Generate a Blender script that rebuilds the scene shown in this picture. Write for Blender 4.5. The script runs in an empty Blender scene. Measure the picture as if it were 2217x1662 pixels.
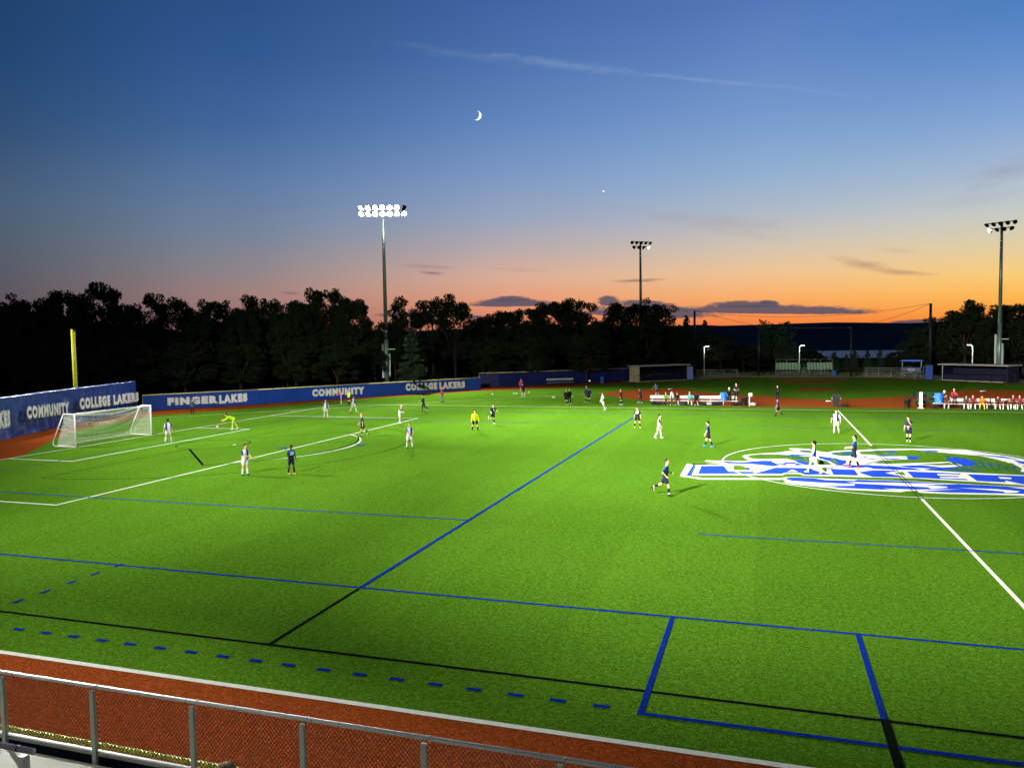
import bpy, bmesh, math, random
from mathutils import Vector, Matrix, noise as mnoise
from mathutils.geometry import tessellate_polygon
R = math.radians
S = bpy.context.scene
COL = S.collection

# ------------------------------------------------------------------ camera
CAM = Vector((48.3036462, -48.1580957, 7.48206658))
YAW, PIT, ROL, FPX, PW, PH = -0.314820611, -0.0575986037, -0.0157982301, 1691.60606, 2217.0, 1662.0
_d = Vector((math.sin(YAW) * math.cos(PIT), math.cos(YAW) * math.cos(PIT), math.sin(PIT)))
_r0 = Vector((math.cos(YAW), -math.sin(YAW), 0)); _u0 = _r0.cross(_d)
_r = _r0 * math.cos(ROL) + _u0 * math.sin(ROL); _u = _u0 * math.cos(ROL) - _r0 * math.sin(ROL)
camd = bpy.data.cameras.new('camera'); cam = bpy.data.objects.new('camera', camd); COL.objects.link(cam)
M = Matrix((_r, _u, -_d)).transposed().to_4x4(); M.translation = CAM; cam.matrix_world = M
camd.sensor_fit = 'HORIZONTAL'; camd.sensor_width = 36.0; camd.lens = 36.0 * FPX / PW
camd.clip_end = 30000; camd.clip_start = 0.1
S.camera = cam
S.view_settings.view_transform = 'Standard'; S.view_settings.look = 'None'
S.view_settings.exposure = 0.0; S.view_settings.gamma = 1.0

def ray(px, py):
    return (_d + _r * ((px - PW / 2) / FPX) - _u * ((py - PH / 2) / FPX))
def G(px, py, z=0.0):
    v = ray(px, py); t = (z - CAM.z) / v.z
    return CAM + v * t
def at(px, py, dist):                      # point at a horizontal distance from the camera
    v = ray(px, py); return CAM + v * (dist / math.hypot(v.x, v.y))
def zat(pt, px, py):                       # height of the picture row py above a ground point
    v = ray(px, py); return CAM.z + v.z * (math.hypot(pt[0] - CAM.x, pt[1] - CAM.y) / math.hypot(v.x, v.y))
def onplane_y(px, py, y):
    v = ray(px, py); return CAM + v * ((y - CAM.y) / v.y)
def azel(px, py):
    v = ray(px, py).normalized(); return math.atan2(v.x, v.y), math.asin(v.z)

# ------------------------------------------------------------------ sky
def lin(c):
    return tuple(((v / 255) / 12.92 if v / 255 <= 0.04045 else ((v / 255 + 0.055) / 1.055) ** 2.4) for v in c)
W = bpy.data.worlds.new('World'); S.world = W; W.use_nodes = True
nt = W.node_tree; nt.nodes.clear()
def N(t, **k):
    n = nt.nodes.new(t)
    for a, b in k.items(): setattr(n, a, b)
    return n
def mth(op, a, b=None, c=None, clamp=False):
    n = N('ShaderNodeMath', operation=op, use_clamp=clamp)
    for i, v in enumerate((a, b, c)):
        if v is None: continue
        if isinstance(v, (int, float)): n.inputs[i].default_value = v
        else: nt.links.new(v, n.inputs[i])
    return n.outputs[0]
def mixc(f, a, b):
    n = N('ShaderNodeMix', data_type='RGBA')
    for s, v in ((n.inputs['Factor'], f), (n.inputs['A'], a), (n.inputs['B'], b)):
        if isinstance(v, (int, float)): s.default_value = v
        elif isinstance(v, tuple): s.default_value = (*v[:3], 1)
        else: nt.links.new(v, s)
    return n.outputs['Result']
tc = N('ShaderNodeTexCoord'); sx = N('ShaderNodeSeparateXYZ'); nt.links.new(tc.outputs['Generated'], sx.inputs[0])
AZ = mth('ARCTAN2', sx.outputs[0], sx.outputs[1]); EL = mth('ARCSINE', sx.outputs[2])
# columns of sky colours (picture column, [(row, colour)...]); azimuths follow from the column
SKY = [
 (0,    [(0, (34, 72, 120)), (120, (38, 76, 126)), (280, (54, 88, 132)), (420, (80, 106, 136)), (520, (92, 106, 124)), (600, (100, 100, 112)), (660, (104, 92, 100)), (734, (96, 76, 80))]),
 (560,  [(0, (42, 82, 136)), (120, (48, 88, 146)), (280, (68, 104, 158)), (400, (94, 124, 166)), (500, (116, 132, 156)), (580, (142, 134, 140)), (640, (164, 130, 124)), (734, (140, 94, 92))]),
 (1110, [(0, (62, 100, 162)), (120, (74, 112, 172)), (260, (96, 132, 188)), (380, (124, 152, 196)), (470, (152, 164, 190)), (540, (186, 170, 172)), (600, (220, 174, 152)), (650, (232, 156, 120)), (734, (214, 110, 78))]),
 (1660, [(0, (84, 120, 184)), (120, (98, 136, 196)), (250, (120, 154, 206)), (370, (144, 176, 210)), (460, (176, 186, 200)), (530, (210, 196, 178)), (590, (240, 196, 146)), (640, (250, 176, 106)), (690, (248, 138, 72)), (734, (226, 100, 52))]),
 (2217, [(0, (76, 126, 190)), (120, (98, 142, 202)), (250, (130, 164, 212)), (360, (164, 184, 210)), (450, (196, 202, 200)), (530, (226, 206, 162)), (590, (248, 204, 120)), (640, (254, 184, 82)), (690, (250, 146, 52)), (734, (230, 110, 40))]),
]
E0, E1 = R(-6), R(90)
el01 = mth('DIVIDE', mth('SUBTRACT', EL, E0), E1 - E0, clamp=True)
prev = None; paz = None
for (cx, stops) in SKY:
    rp = N('ShaderNodeValToRGB'); cr = rp.color_ramp; nt.links.new(el01, rp.inputs[0])
    st = sorted(((azel(cx, y)[1] - E0) / (E1 - E0), c) for y, c in stops)
    st = st + [(0.62, tuple(v * 0.30 for v in stops[0][1])), (1.0, tuple(v * 0.2 for v in stops[0][1]))]
    cr.elements[0].position = st[0][0]; cr.elements[0].color = (*lin(st[0][1]), 1)
    cr.elements[1].position = st[1][0]; cr.elements[1].color = (*lin(st[1][1]), 1)
    for p_, c_ in st[2:]:
        e = cr.elements.new(p_); e.color = (*lin(c_), 1)
    az = azel(cx, 500)[0]
    if prev is None: prev = rp.outputs[0]
    else:
        f = N('ShaderNodeMapRange', clamp=True); nt.links.new(AZ, f.inputs[0]); f.inputs[1].default_value = paz; f.inputs[2].default_value = az
        prev = mixc(f.outputs[0], prev, rp.outputs[0])
    paz = az
# the sky behind the camera, away from the sunset, is dark
away = mth('MULTIPLY', mth('SUBTRACT', mth('ABSOLUTE', mth('SUBTRACT', AZ, 0.15)), 0.85), 1.2, clamp=True)
prev = mixc(away, prev, lin((16, 25, 42)))
# slight unevenness of the twilight
nz = N('ShaderNodeTexNoise'); nz.inputs['Scale'].default_value = 2.2; nz.inputs['Detail'].default_value = 3
nt.links.new(tc.outputs['Generated'], nz.inputs['Vector'])
hs = N('ShaderNodeHueSaturation'); nt.links.new(prev, hs.inputs['Color'])
hs.inputs['Saturation'].default_value = 1.0
nt.links.new(mth('ADD', mth('MULTIPLY', mth('SUBTRACT', nz.outputs[0], 0.5), 0.12), 1.0), hs.inputs['Value'])
prev = hs.outputs[0]
# clouds: soft streaks broken up by noise, placed by azimuth and elevation
def cloud_noise(sa, se, seed, detail=5, rough=0.6):
    cb = N('ShaderNodeCombineXYZ'); nt.links.new(mth('MULTIPLY', AZ, sa), cb.inputs[0]); nt.links.new(mth('MULTIPLY', EL, se), cb.inputs[1]); cb.inputs[2].default_value = seed
    n = N('ShaderNodeTexNoise'); n.inputs['Scale'].default_value = 1; n.inputs['Detail'].default_value = detail; n.inputs['Roughness'].default_value = rough
    nt.links.new(cb.outputs[0], n.inputs['Vector']); return n.outputs[0]
CN1 = cloud_noise(26, 130, 1.3); CN2 = cloud_noise(60, 420, 7.7, 4, 0.55); CN3 = cloud_noise(70, 190, 3.1, 6, 0.65)
def streak(x0, y0, x1, y1, wpx, noise, amp, soft, col, op, flat=0.0):
    global prev
    a0, e0 = azel(x0, y0); a1, e1 = azel(x1, y1)
    ca, ce = (a0 + a1) / 2, (e0 + e1) / 2; L = math.hypot(a1 - a0, e1 - e0) / 2; th = math.atan2(e1 - e0, a1 - a0)
    da = mth('SUBTRACT', AZ, ca); de = mth('SUBTRACT', EL, ce)
    u = mth('ADD', mth('MULTIPLY', da, math.cos(th) / L), mth('MULTIPLY', de, math.sin(th) / L))
    w = wpx / FPX
    v = mth('ADD', mth('MULTIPLY', da, -math.sin(th) / w), mth('MULTIPLY', de, math.cos(th) / w))
    if flat:                                # flat cloud base: the underside is cut sharper than the top
        v = mth('ADD', mth('MAXIMUM', v, 0), mth('MULTIPLY', mth('MINIMUM', v, 0), flat))
    d = mth('SQRT', mth('ADD', mth('MULTIPLY', u, u), mth('MULTIPLY', v, v)))
    d = mth('ADD', d, mth('MULTIPLY', mth('SUBTRACT', noise, 0.5), amp))
    m = mth('MULTIPLY', mth('DIVIDE', mth('SUBTRACT', 1.0, d), soft, clamp=True), op)
    prev = mixc(m, prev, lin(col))
streak(832, 92, 1180, 142, 13, CN1, 1.9, 1.0, (120, 136, 176), 0.36)
streak(1060, 118, 1420, 162, 11, CN1, 1.9, 1.0, (142, 160, 198), 0.42)
streak(1330, 152, 1760, 192, 5, CN1, 1.4, 0.9, (150, 172, 212), 0.30)
streak(1650, 182, 1900, 214, 6, CN1, 1.4, 1.0, (156, 178, 214), 0.14)
streak(1360, 462, 1760, 498, 18, CN1, 1.8, 1.4, (170, 156, 166), 0.55)
streak(1150, 420, 1500, 470, 12, CN1, 1.6, 1.4, (160, 160, 180), 0.35)
streak(1440, 492, 1750, 520, 10, CN1, 1.6, 1.4, (186, 164, 160), 0.40)
streak(1800, 560, 1950, 588, 13, CN1, 1.2, 1.1, (186, 150, 124), 0.85)
streak(1870, 582, 2040, 596, 7, CN1, 1.0, 1.0, (190, 152, 118), 0.85)
streak(1880, 538, 2010, 546, 7, CN1, 1.3, 1.1, (200, 176, 146), 0.6)
streak(2080, 400, 2300, 335, 26, CN1, 1.6, 1.4, (150, 152, 168), 0.6)
streak(1980, 450, 2250, 410, 18, CN1, 1.6, 1.4, (170, 172, 180), 0.4)
streak(1310, 611, 1450, 604, 5, CN2, 1.2, 0.9, (140, 110, 106), 0.8)
streak(860, 574, 990, 580, 5, CN2, 1.4, 1.0, (150, 122, 124), 0.6)
streak(900, 588, 970, 594, 5, CN2, 1.2, 0.9, (130, 104, 112), 0.7)
streak(1040, 580, 1200, 588, 5, CN2, 1.4, 1.0, (196, 150, 134), 0.5)
streak(600, 634, 660, 636, 4, CN2, 1.0, 0.9, (120, 92, 100), 0.6)
for a in ((1005, 660, 1210, 658, 17, 2.6), (1060, 650, 1150, 648, 12, 2.2), (1250, 676, 1560, 684, 26, 2.4), (1430, 672, 1930, 677, 20, 3.2),
          (1530, 662, 1700, 662, 15, 2.4), (1640, 655, 1690, 656, 8, 2.0), (1290, 654, 1345, 656, 20, 2.0), (1330, 656, 1470, 664, 14, 2.0),
          (1100, 676, 1300, 680, 13, 2.0), (1900, 700, 2120, 696, 9, 2.0), (800, 682, 1080, 688, 9, 2.0)):
    x0, y0, x1, y1, w, fl = a
    streak(x0, y0, x1, y1, w * 0.82, CN3, 0.80, 0.30, (82, 80, 100) if x0 < 2000 else (120, 90, 90), 0.92, fl)
bg = N('ShaderNodeBackground'); nt.links.new(prev, bg.inputs[0]); bg.inputs[1].default_value = 1.0
# a very dim physical twilight adds the last of the daylight to the painted-by-direction sunset
st_ = N('ShaderNodeTexSky', sky_type='NISHITA'); st_.sun_disc = False; st_.sun_elevation = R(-4); st_.sun_rotation = R(20)
bg2 = N('ShaderNodeBackground'); nt.links.new(st_.outputs[0], bg2.inputs[0]); bg2.inputs[1].default_value = 0.05
ad = N('ShaderNodeAddShader'); nt.links.new(bg.outputs[0], ad.inputs[0]); nt.links.new(bg2.outputs[0], ad.inputs[1])
wo = N('ShaderNodeOutputWorld'); nt.links.new(ad.outputs[0], wo.inputs[0])

# ------------------------------------------------------------------ helpers
def mat(name, col, rough=0.8, spec=0.3, metal=0.0, nscale=None, namt=0.25, bump=0.0, bscale=None, emit=None, estr=0, trans=None, srgb=True):
    m = bpy.data.materials.new(name); m.use_nodes = True; t = m.node_tree; b = t.nodes['Principled BSDF']
    c = lin(col) if srgb else col
    b.inputs['Base Color'].default_value = (*c, 1); b.inputs['Roughness'].default_value = rough
    b.inputs['Specular IOR Level'].default_value = spec; b.inputs['Metallic'].default_value = metal
    if emit: b.inputs['Emission Color'].default_value = (*emit, 1); b.inputs['Emission Strength'].default_value = estr
    tcn = t.nodes.new('ShaderNodeTexCoord')
    n = t.nodes.new('ShaderNodeTexNoise'); n.inputs['Scale'].default_value = nscale or 4.0; n.inputs['Detail'].default_value = 4
    t.links.new(tcn.outputs['Object'], n.inputs['Vector'])
    mx = t.nodes.new('ShaderNodeMix'); mx.data_type = 'RGBA'
    mx.inputs['A'].default_value = (*[v * (1 - namt) for v in c], 1); mx.inputs['B'].default_value = (*[min(1, v * (1 + namt)) for v in c], 1)
    t.links.new(n.outputs[0], mx.inputs['Factor']); t.links.new(mx.outputs['Result'], b.inputs['Base Color'])
    if bump:
        n2 = t.nodes.new('ShaderNodeTexNoise'); n2.inputs['Scale'].default_value = bscale or 30; n2.inputs['Detail'].default_value = 3
        t.links.new(tcn.outputs['Object'], n2.inputs['Vector'])
        bp = t.nodes.new('ShaderNodeBump'); bp.inputs['Strength'].default_value = bump; t.links.new(n2.outputs[0], bp.inputs['Height']); t.links.new(bp.outputs[0], b.inputs['Normal'])
    return m
def tag(o, label=None, cat=None, group=None, kind=None):
    if label: o['label'] = label
    if cat: o['category'] = cat
    if group: o['group'] = group
    if kind: o['kind'] = kind
    return o
def empty(name, loc=(0, 0, 0), rz=0.0, label=None, cat=None, group=None):
    o = bpy.data.objects.new(name, None); o.location = loc; o.rotation_euler = (0, 0, rz); o.empty_display_size = 0.2
    COL.objects.link(o); return tag(o, label, cat, group)
class MB:
    def __init__(s): s.v = []; s.f = []; s.m = []
    def add(s, vs, fs, mi=0):
        o = len(s.v); s.v += [tuple(v) for v in vs]; s.f += [tuple(i + o for i in f) for f in fs]; s.m += [mi] * len(fs)
    def box(s, c, d, rz=0.0, mi=0, mt=None):
        x, y, z = [v / 2 for v in d]; vs = [Vector((a * x, b * y, e * z)) for a in (-1, 1) for b in (-1, 1) for e in (-1, 1)]
        mm = mt if mt else Matrix.Rotation(rz, 3, 'Z')
        s.add([mm @ v + Vector(c) for v in vs], [(0, 1, 3, 2), (4, 6, 7, 5), (0, 4, 5, 1), (2, 3, 7, 6), (0, 2, 6, 4), (1, 5, 7, 3)], mi)
    def bar(s, a, b, r, n=8, r2=None, mi=0, flat=None):
        a = Vector(a); b = Vector(b); d = (b - a)
        if d.length < 1e-6: return
        d.normalize(); h = Vector((0, 0, 1)) if abs(d.z) < 0.9 else Vector((1, 0, 0))
        u = d.cross(h).normalized(); w = u.cross(d); r2 = r if r2 is None else r2
        vs = []
        for p, rr in ((a, r), (b, r2)):
            for i in range(n):
                t = 2 * math.pi * (i + 0.5) / n; vs.append(p + u * (math.cos(t) * rr) + w * (math.sin(t) * rr * (flat or 1)))
        fs = [(i, (i + 1) % n, n + (i + 1) % n, n + i) for i in range(n)] + [tuple(range(n))[::-1], tuple(range(n, 2 * n))]
        s.add(vs, fs, mi)
    def path(s, pts, r, n=8):
        for i in range(len(pts) - 1): s.bar(pts[i], pts[i + 1], r, n)
    def cap(s, a, b, ra, rb, n=12):          # capsule with tapered radius
        a = Vector(a); b = Vector(b); d = b - a; L = d.length
        d = d.normalized() if L > 1e-6 else Vector((0, 0, 1)); h = Vector((0, 0, 1)) if abs(d.z) < 0.9 else Vector((1, 0, 0))
        u = d.cross(h).normalized(); w = u.cross(d); rings = []
        for k in (-80, -45, 0): rings.append((a, ra, R(k)))
        for k in (0, 45, 80): rings.append((b, rb, R(k)))
        vs = [a - d * ra]
        for p, r, k in rings:
            for i in range(n):
                t = 2 * math.pi * i / n; vs.append(p + d * (r * math.sin(k)) + (u * math.cos(t) + w * math.sin(t)) * (r * math.cos(k)))
        vs.append(b + d * rb); last = len(vs) - 1; fs = []
        for i in range(n):
            j = (i + 1) % n; fs.append((0, 1 + j, 1 + i)); fs.append((last, last - n + i, last - n + j))
            for k in range(5): o = 1 + k * n; fs.append((o + i, o + j, o + n + j, o + n + i))
        s.add(vs, fs)
    def ell(s, c, r, mt=None, nu=12, nv=8, mi=0):
        vs = []; fs = []; c = Vector(c); mt = mt or Matrix.Identity(3)
        for j in range(nv + 1):
            p = math.pi * j / nv
            for i in range(nu):
                t = 2 * math.pi * i / nu; vs.append(c + mt @ Vector((r[0] * math.sin(p) * math.cos(t), r[1] * math.sin(p) * math.sin(t), r[2] * math.cos(p))))
        for j in range(nv):
            for i in range(nu):
                a = j * nu + i; b = j * nu + (i + 1) % nu
                fs.append((a, a + nu, b + nu, b))
        s.add(vs, fs, mi)
    def prism(s, poly, z0, z1, mi=0):
        n = len(poly); vs = [(x, y, z0) for x, y in poly] + [(x, y, z1) for x, y in poly]
        fs = [(i, (i + 1) % n, n + (i + 1) % n, n + i) for i in range(n)]
        tri = tessellate_polygon([[Vector((x, y, 0)) for x, y in poly]])
        for t in tri: fs.append(tuple(n + i for i in t)); fs.append(tuple(reversed(t)))
        s.add(vs, fs, mi)
    def sheet(s, poly, z, mi=0):
        tri = tessellate_polygon([[Vector((x, y, 0)) for x, y in poly]])
        vs = [(x, y, z) for x, y in poly]; fs = []
        for t in tri:
            a, b, c = [Vector(vs[i]) for i in t]
            fs.append(tuple(t) if (b - a).cross(c - a).z > 0 else tuple(reversed(t)))
        s.add(vs, fs, mi)
    def line(s, a, b, w, z, mi=0):
        a = Vector(a[:2]); b = Vector(b[:2]); d = (b - a).normalized(); p = Vector((-d.y, d.x)) * (w / 2)
        q = [a - p, b - p, b + p, a + p]; s.add([(v.x, v.y, z) for v in q], [(0, 1, 2, 3)], mi)
    def arc(s, c, r, a0, a1, w, z, n=64, mi=0, r2=None):
        vs = []; fs = []
        for i in range(n + 1):
            t = a0 + (a1 - a0) * i / n
            for rr in (r - w / 2, r + w / 2): vs.append((c[0] + rr * math.cos(t), c[1] + rr * math.sin(t), z))
        for i in range(n): k = 2 * i; fs.append((k, k + 1, k + 3, k + 2))
        s.add(vs, fs, mi)
    def mesh(s, name, smooth=False):
        me = bpy.data.meshes.new(name); me.from_pydata(s.v, [], s.f)
        if any(s.m): me.polygons.foreach_set('material_index', s.m)
        if smooth: me.polygons.foreach_set('use_smooth', [True] * len(me.polygons))
        me.update(); return me
    def build(s, name, mats, parent=None, smooth=False, fixn=False):
        me = s.mesh(name, smooth)
        if fixn:
            bm = bmesh.new(); bm.from_mesh(me); bmesh.ops.recalc_face_normals(bm, faces=bm.faces); bm.to_mesh(me); bm.free()
        for m_ in (mats if isinstance(mats, (list, tuple)) else [mats]): me.materials.append(m_)
        o = bpy.data.objects.new(name, me); COL.objects.link(o)
        if parent: o.parent = parent
        return o
def clone(o, parent=None):
    c = o.copy(); COL.objects.link(c); c.parent = parent
    for ch in [x for x in bpy.data.objects if x.parent == o]: clone(ch, c)
    return c

# ------------------------------------------------------------------ materials
def turf_mat(name, c1, c2, c3, blade=55.0, patch=0.35, bumpy=0.5, stripes=True, dkf=0.45):
    m = bpy.data.materials.new(name); m.use_nodes = True; t = m.node_tree; b = t.nodes['Principled BSDF']; L = t.links.new
    b.inputs['Roughness'].default_value = 1.0; b.inputs['Specular IOR Level'].default_value = 0.0
    g = t.nodes.new('ShaderNodeNewGeometry')
    def noise(sc, det, stretch=(1, 1, 1), rough=0.6):
        mp = t.nodes.new('ShaderNodeMapping'); mp.inputs['Scale'].default_value = stretch; L(g.outputs['Position'], mp.inputs['Vector'])
        n = t.nodes.new('ShaderNodeTexNoise'); n.inputs['Scale'].default_value = sc; n.inputs['Detail'].default_value = det; n.inputs['Roughness'].default_value = rough; L(mp.outputs[0], n.inputs['Vector']); return n.outputs[0]
    def ramp(src, lo, hi):
        r = t.nodes.new('ShaderNodeMapRange'); r.inputs[1].default_value = lo; r.inputs[2].default_value = hi; L(src, r.inputs[0]); return r.outputs[0]
    def mix(f, a, bb, mode='MIX'):
        x = t.nodes.new('ShaderNodeMix'); x.data_type = 'RGBA'; x.blend_type = mode
        for s_, v in ((x.inputs['Factor'], f), (x.inputs['A'], a), (x.inputs['B'], bb)):
            if isinstance(v, (int, float)): s_.default_value = v
            elif isinstance(v, tuple): s_.default_value = (*v, 1)
            else: L(v, s_)
        return x.outputs['Result']
    fine = noise(blade, 3, (1, 1, 1), 0.7); mid = noise(9, 4, (1, 1.6, 1), 0.65); big = noise(patch, 3); clump = noise(2.6, 4, (1, 1.3, 1))
    mid2 = noise(26, 2, (1, 1.5, 1), 0.7); mid3 = noise(4.2, 3, (1, 1.4, 1), 0.7)
    dk = tuple(v * dkf for v in c1)
    c = mix(ramp(mid2, 0.36, 0.64), c1, c2)
    c = mix(ramp(mid, 0.44, 0.58), mix(0.46, c, dk), c)
    c = mix(ramp(mid3, 0.43, 0.60), mix(0.24, c, dk), c)
    c = mix(ramp(fine, 0.35, 0.6), mix(0.25, c, dk), c)
    c = mix(ramp(clump, 0.30, 0.66), mix(0.10, c, c1), c)
    c = mix(ramp(big, 0.35, 0.7), c, mix(0.06, c, c3))
    if stripes:
        sp = t.nodes.new('ShaderNodeSeparateXYZ'); L(g.outputs['Position'], sp.inputs[0])
        wv = t.nodes.new('ShaderNodeMath'); wv.operation = 'PINGPONG'; L(sp.outputs[0], wv.inputs[0]); wv.inputs[1].default_value = 4.57
        st = t.nodes.new('ShaderNodeMath'); st.operation = 'GREATER_THAN'; L(wv.outputs[0], st.inputs[0]); st.inputs[1].default_value = 2.285
        mu = t.nodes.new('ShaderNodeMath'); mu.operation = 'MULTIPLY'; L(st.outputs[0], mu.inputs[0]); mu.inputs[1].default_value = 0.09
        c = mix(mu.outputs[0], c, tuple(v * 0.5 for v in c1))
    L(c, b.inputs['Base Color'])
    bp = t.nodes.new('ShaderNodeBump'); bp.inputs['Strength'].default_value = bumpy; bp.inputs['Distance'].default_value = 0.03
    ad_ = t.nodes.new('ShaderNodeMath'); ad_.operation = 'ADD'; L(fine, ad_.inputs[0]); L(mid, ad_.inputs[1]); L(ad_.outputs[0], bp.inputs['Height']); L(bp.outputs[0], b.inputs['Normal'])
    return m
M_turf = turf_mat('turf_green', (0.030, 0.108, 0.005), (0.182, 0.375, 0.028), (0.18, 0.38, 0.02))
M_lawn = turf_mat('rough_grass', (0.018, 0.032, 0.006), (0.04, 0.065, 0.014), (0.05, 0.05, 0.02), blade=12, stripes=False)
M_track = turf_mat('orange_track_turf', (0.15, 0.028, 0.007), (0.55, 0.125, 0.028), (0.48, 0.11, 0.024), blade=60, stripes=False)
M_dirt = turf_mat('orange_infield_turf', (0.24, 0.052, 0.012), (0.52, 0.13, 0.03), (0.46, 0.12, 0.024), blade=40, stripes=False)
def paint(name, a, b_): return turf_mat(name, a, b_, b_, blade=60, bumpy=0.2, stripes=False, dkf=0.85)
M_wline = paint('white_turf_fibre', (0.62, 0.64, 0.52), (0.82, 0.82, 0.70))
M_bline = paint('blue_turf_fibre', (0.004, 0.018, 0.15), (0.009, 0.042, 0.36))
M_kline = paint('black_turf_fibre', (0.004, 0.006, 0.004), (0.012, 0.016, 0.012))
M_teal = paint('teal_turf_fibre', (0.02, 0.08, 0.07), (0.05, 0.15, 0.13))
M_logo_blue = paint('logo_blue_fibre', (0.01, 0.045, 0.42), (0.035, 0.10, 0.80))
M_conc = mat('concrete', (150, 146, 132), 0.9, nscale=3, namt=0.2, bump=0.2)
M_alu = mat('aluminium', (190, 192, 190), 0.35, 0.5, 0.8, nscale=2, namt=0.08)
M_alud = mat('dimmed_aluminium', (112, 120, 112), 0.6, 0.3, 0.2, nscale=2, namt=0.15)  # aluminium copy darkened in colour, so the far stands look dimly lit
M_aluw = mat('pale_aluminium', (205, 206, 198), 0.5, 0.4, 0.2, nscale=3, namt=0.06)
M_galv = mat('galvanised_steel', (168, 180, 170), 0.5, 0.4, 0.1, nscale=6, namt=0.15)
M_pole = mat('mast_steel', (120, 140, 128), 0.45, 0.5, 0.5, nscale=3, namt=0.12)
M_dark = mat('dark_metal', (22, 24, 26), 0.5, 0.4, 0.3)
M_black = mat('black_plastic', (14, 15, 16), 0.5, 0.4)
M_white = mat('white_enamel', (225, 226, 218), 0.35, 0.5, nscale=3, namt=0.05)
M_yel = mat('yellow_plastic', (205, 206, 26), 0.4, 0.5, nscale=5, namt=0.1)
M_ycap = mat('pale_yellow_cap', (214, 200, 110), 0.5, 0.4, nscale=2, namt=0.15)
M_blue = mat('blue_fence_panel', (12, 56, 134), 0.45, 0.4, nscale=0.6, namt=0.35, bump=0.15, bscale=3)
M_navy = mat('navy_fence_panel', (12, 24, 78), 0.5, 0.4, nscale=0.8, namt=0.35, bump=0.15, bscale=2)
M_tarp = mat('navy_vinyl_tarp', (28, 56, 124), 0.28, 0.6, nscale=0.7, namt=0.25, bump=0.1, bscale=5)
M_ltfill = mat('lettering_grey', (214, 218, 208), 0.5, nscale=1.5, namt=0.1)
M_ltwh = mat('lettering_white', (232, 234, 228), 0.5)
M_ltdk = mat('lettering_outline', (20, 26, 44), 0.5)
M_dug = mat('dugout_navy', (8, 14, 38), 0.6, 0.3, nscale=1, namt=0.2)
M_tan = mat('tan_block_wall', (150, 146, 112), 0.9, nscale=5, namt=0.15)
M_grass_seat = mat('green_seat_plastic', (92, 128, 92), 0.5, 0.4)
M_vine = mat('chain_link_vinyl', (12, 22, 18), 0.5, 0.4)
M_net = mat('net_cord', (225, 225, 215), 0.8)
M_lens = mat('floodlight_lens', (255, 255, 255), emit=(1.0, 1.0, 0.95), estr=60)
M_lamp = mat('lamp_diffuser', (255, 255, 240), emit=(1.0, 0.98, 0.85), estr=6)
M_moon = mat('moon_light', (200, 200, 200), emit=(1.0, 0.98, 0.92), estr=1.6)
M_bark = mat('bark', (44, 36, 28), 0.95, nscale=8)
M_ball = mat('ball_white', (235, 235, 232), 0.4, nscale=10, namt=0.05)
M_bluebin = mat('blue_bin_plastic', (30, 104, 200), 0.4, 0.5)

# ------------------------------------------------------------------ lights (the lit floodlight masts)
def spot(loc, tgt, watts, size, blend, col=(1, 0.99, 0.93), parent=None):
    l = bpy.data.lights.new('floodlight_beam', 'SPOT'); l.energy = watts; l.spot_size = R(size); l.spot_blend = blend; l.color = col; l.shadow_soft_size = 0.3
    o = bpy.data.objects.new('floodlight_beam', l); COL.objects.link(o); o.location = loc
    o.rotation_euler = (Vector(tgt) - Vector(loc)).to_track_quat('-Z', 'Y').to_euler(); return o
K = 0.88
# near mast behind and left of the stand
N1 = (22.3, -58.8, 25.8); N2 = (-22.6, -9.0, 25.8); _m1 = at(838, 800, 122); N3 = (_m1.x + 1.4, _m1.y - 1.7, 25.6)
BEAMS = ((N1, (34, 10, 0), 150000, 56), (N1, (12, 0, 0), 130000, 52), (N1, (54, 34, 0), 660000, 32), (N1, (66, 6, 0), 360000, 44), (N1, (-10, 34, 1), 150000, 20), (N1, (-2, 58, 2), 80000, 24), (N1, (38, -41, 2), 9000, 40),
         (N2, (34, 4, 0), 170000, 60), (N2, (39.5, -40, 1.4), 520000, 13), (N2, (60, 30, 0), 640000, 34), (N2, (10, 22, 0), 90000, 70), (N2, (40, -10, 0), 110000, 34),
         (N3, (33, 2, 0), 170000, 62), (N3, (12, -4, 0), 120000, 50), (N3, (66, -8, 0), 520000, 44), (N3, (40, -38, 0), 30000, 20), (N3, (-14, 8, 1), 130000, 28), (N3, (20, 44, 0), 130000, 80))
for loc, tgt, w, sz in BEAMS: spot(loc, tgt, w * K, sz, 0.9)
spot(N1, (-10, 60, 8), 6000, 120, 1.0)      # wide spill that reaches the trees behind the fence

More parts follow.
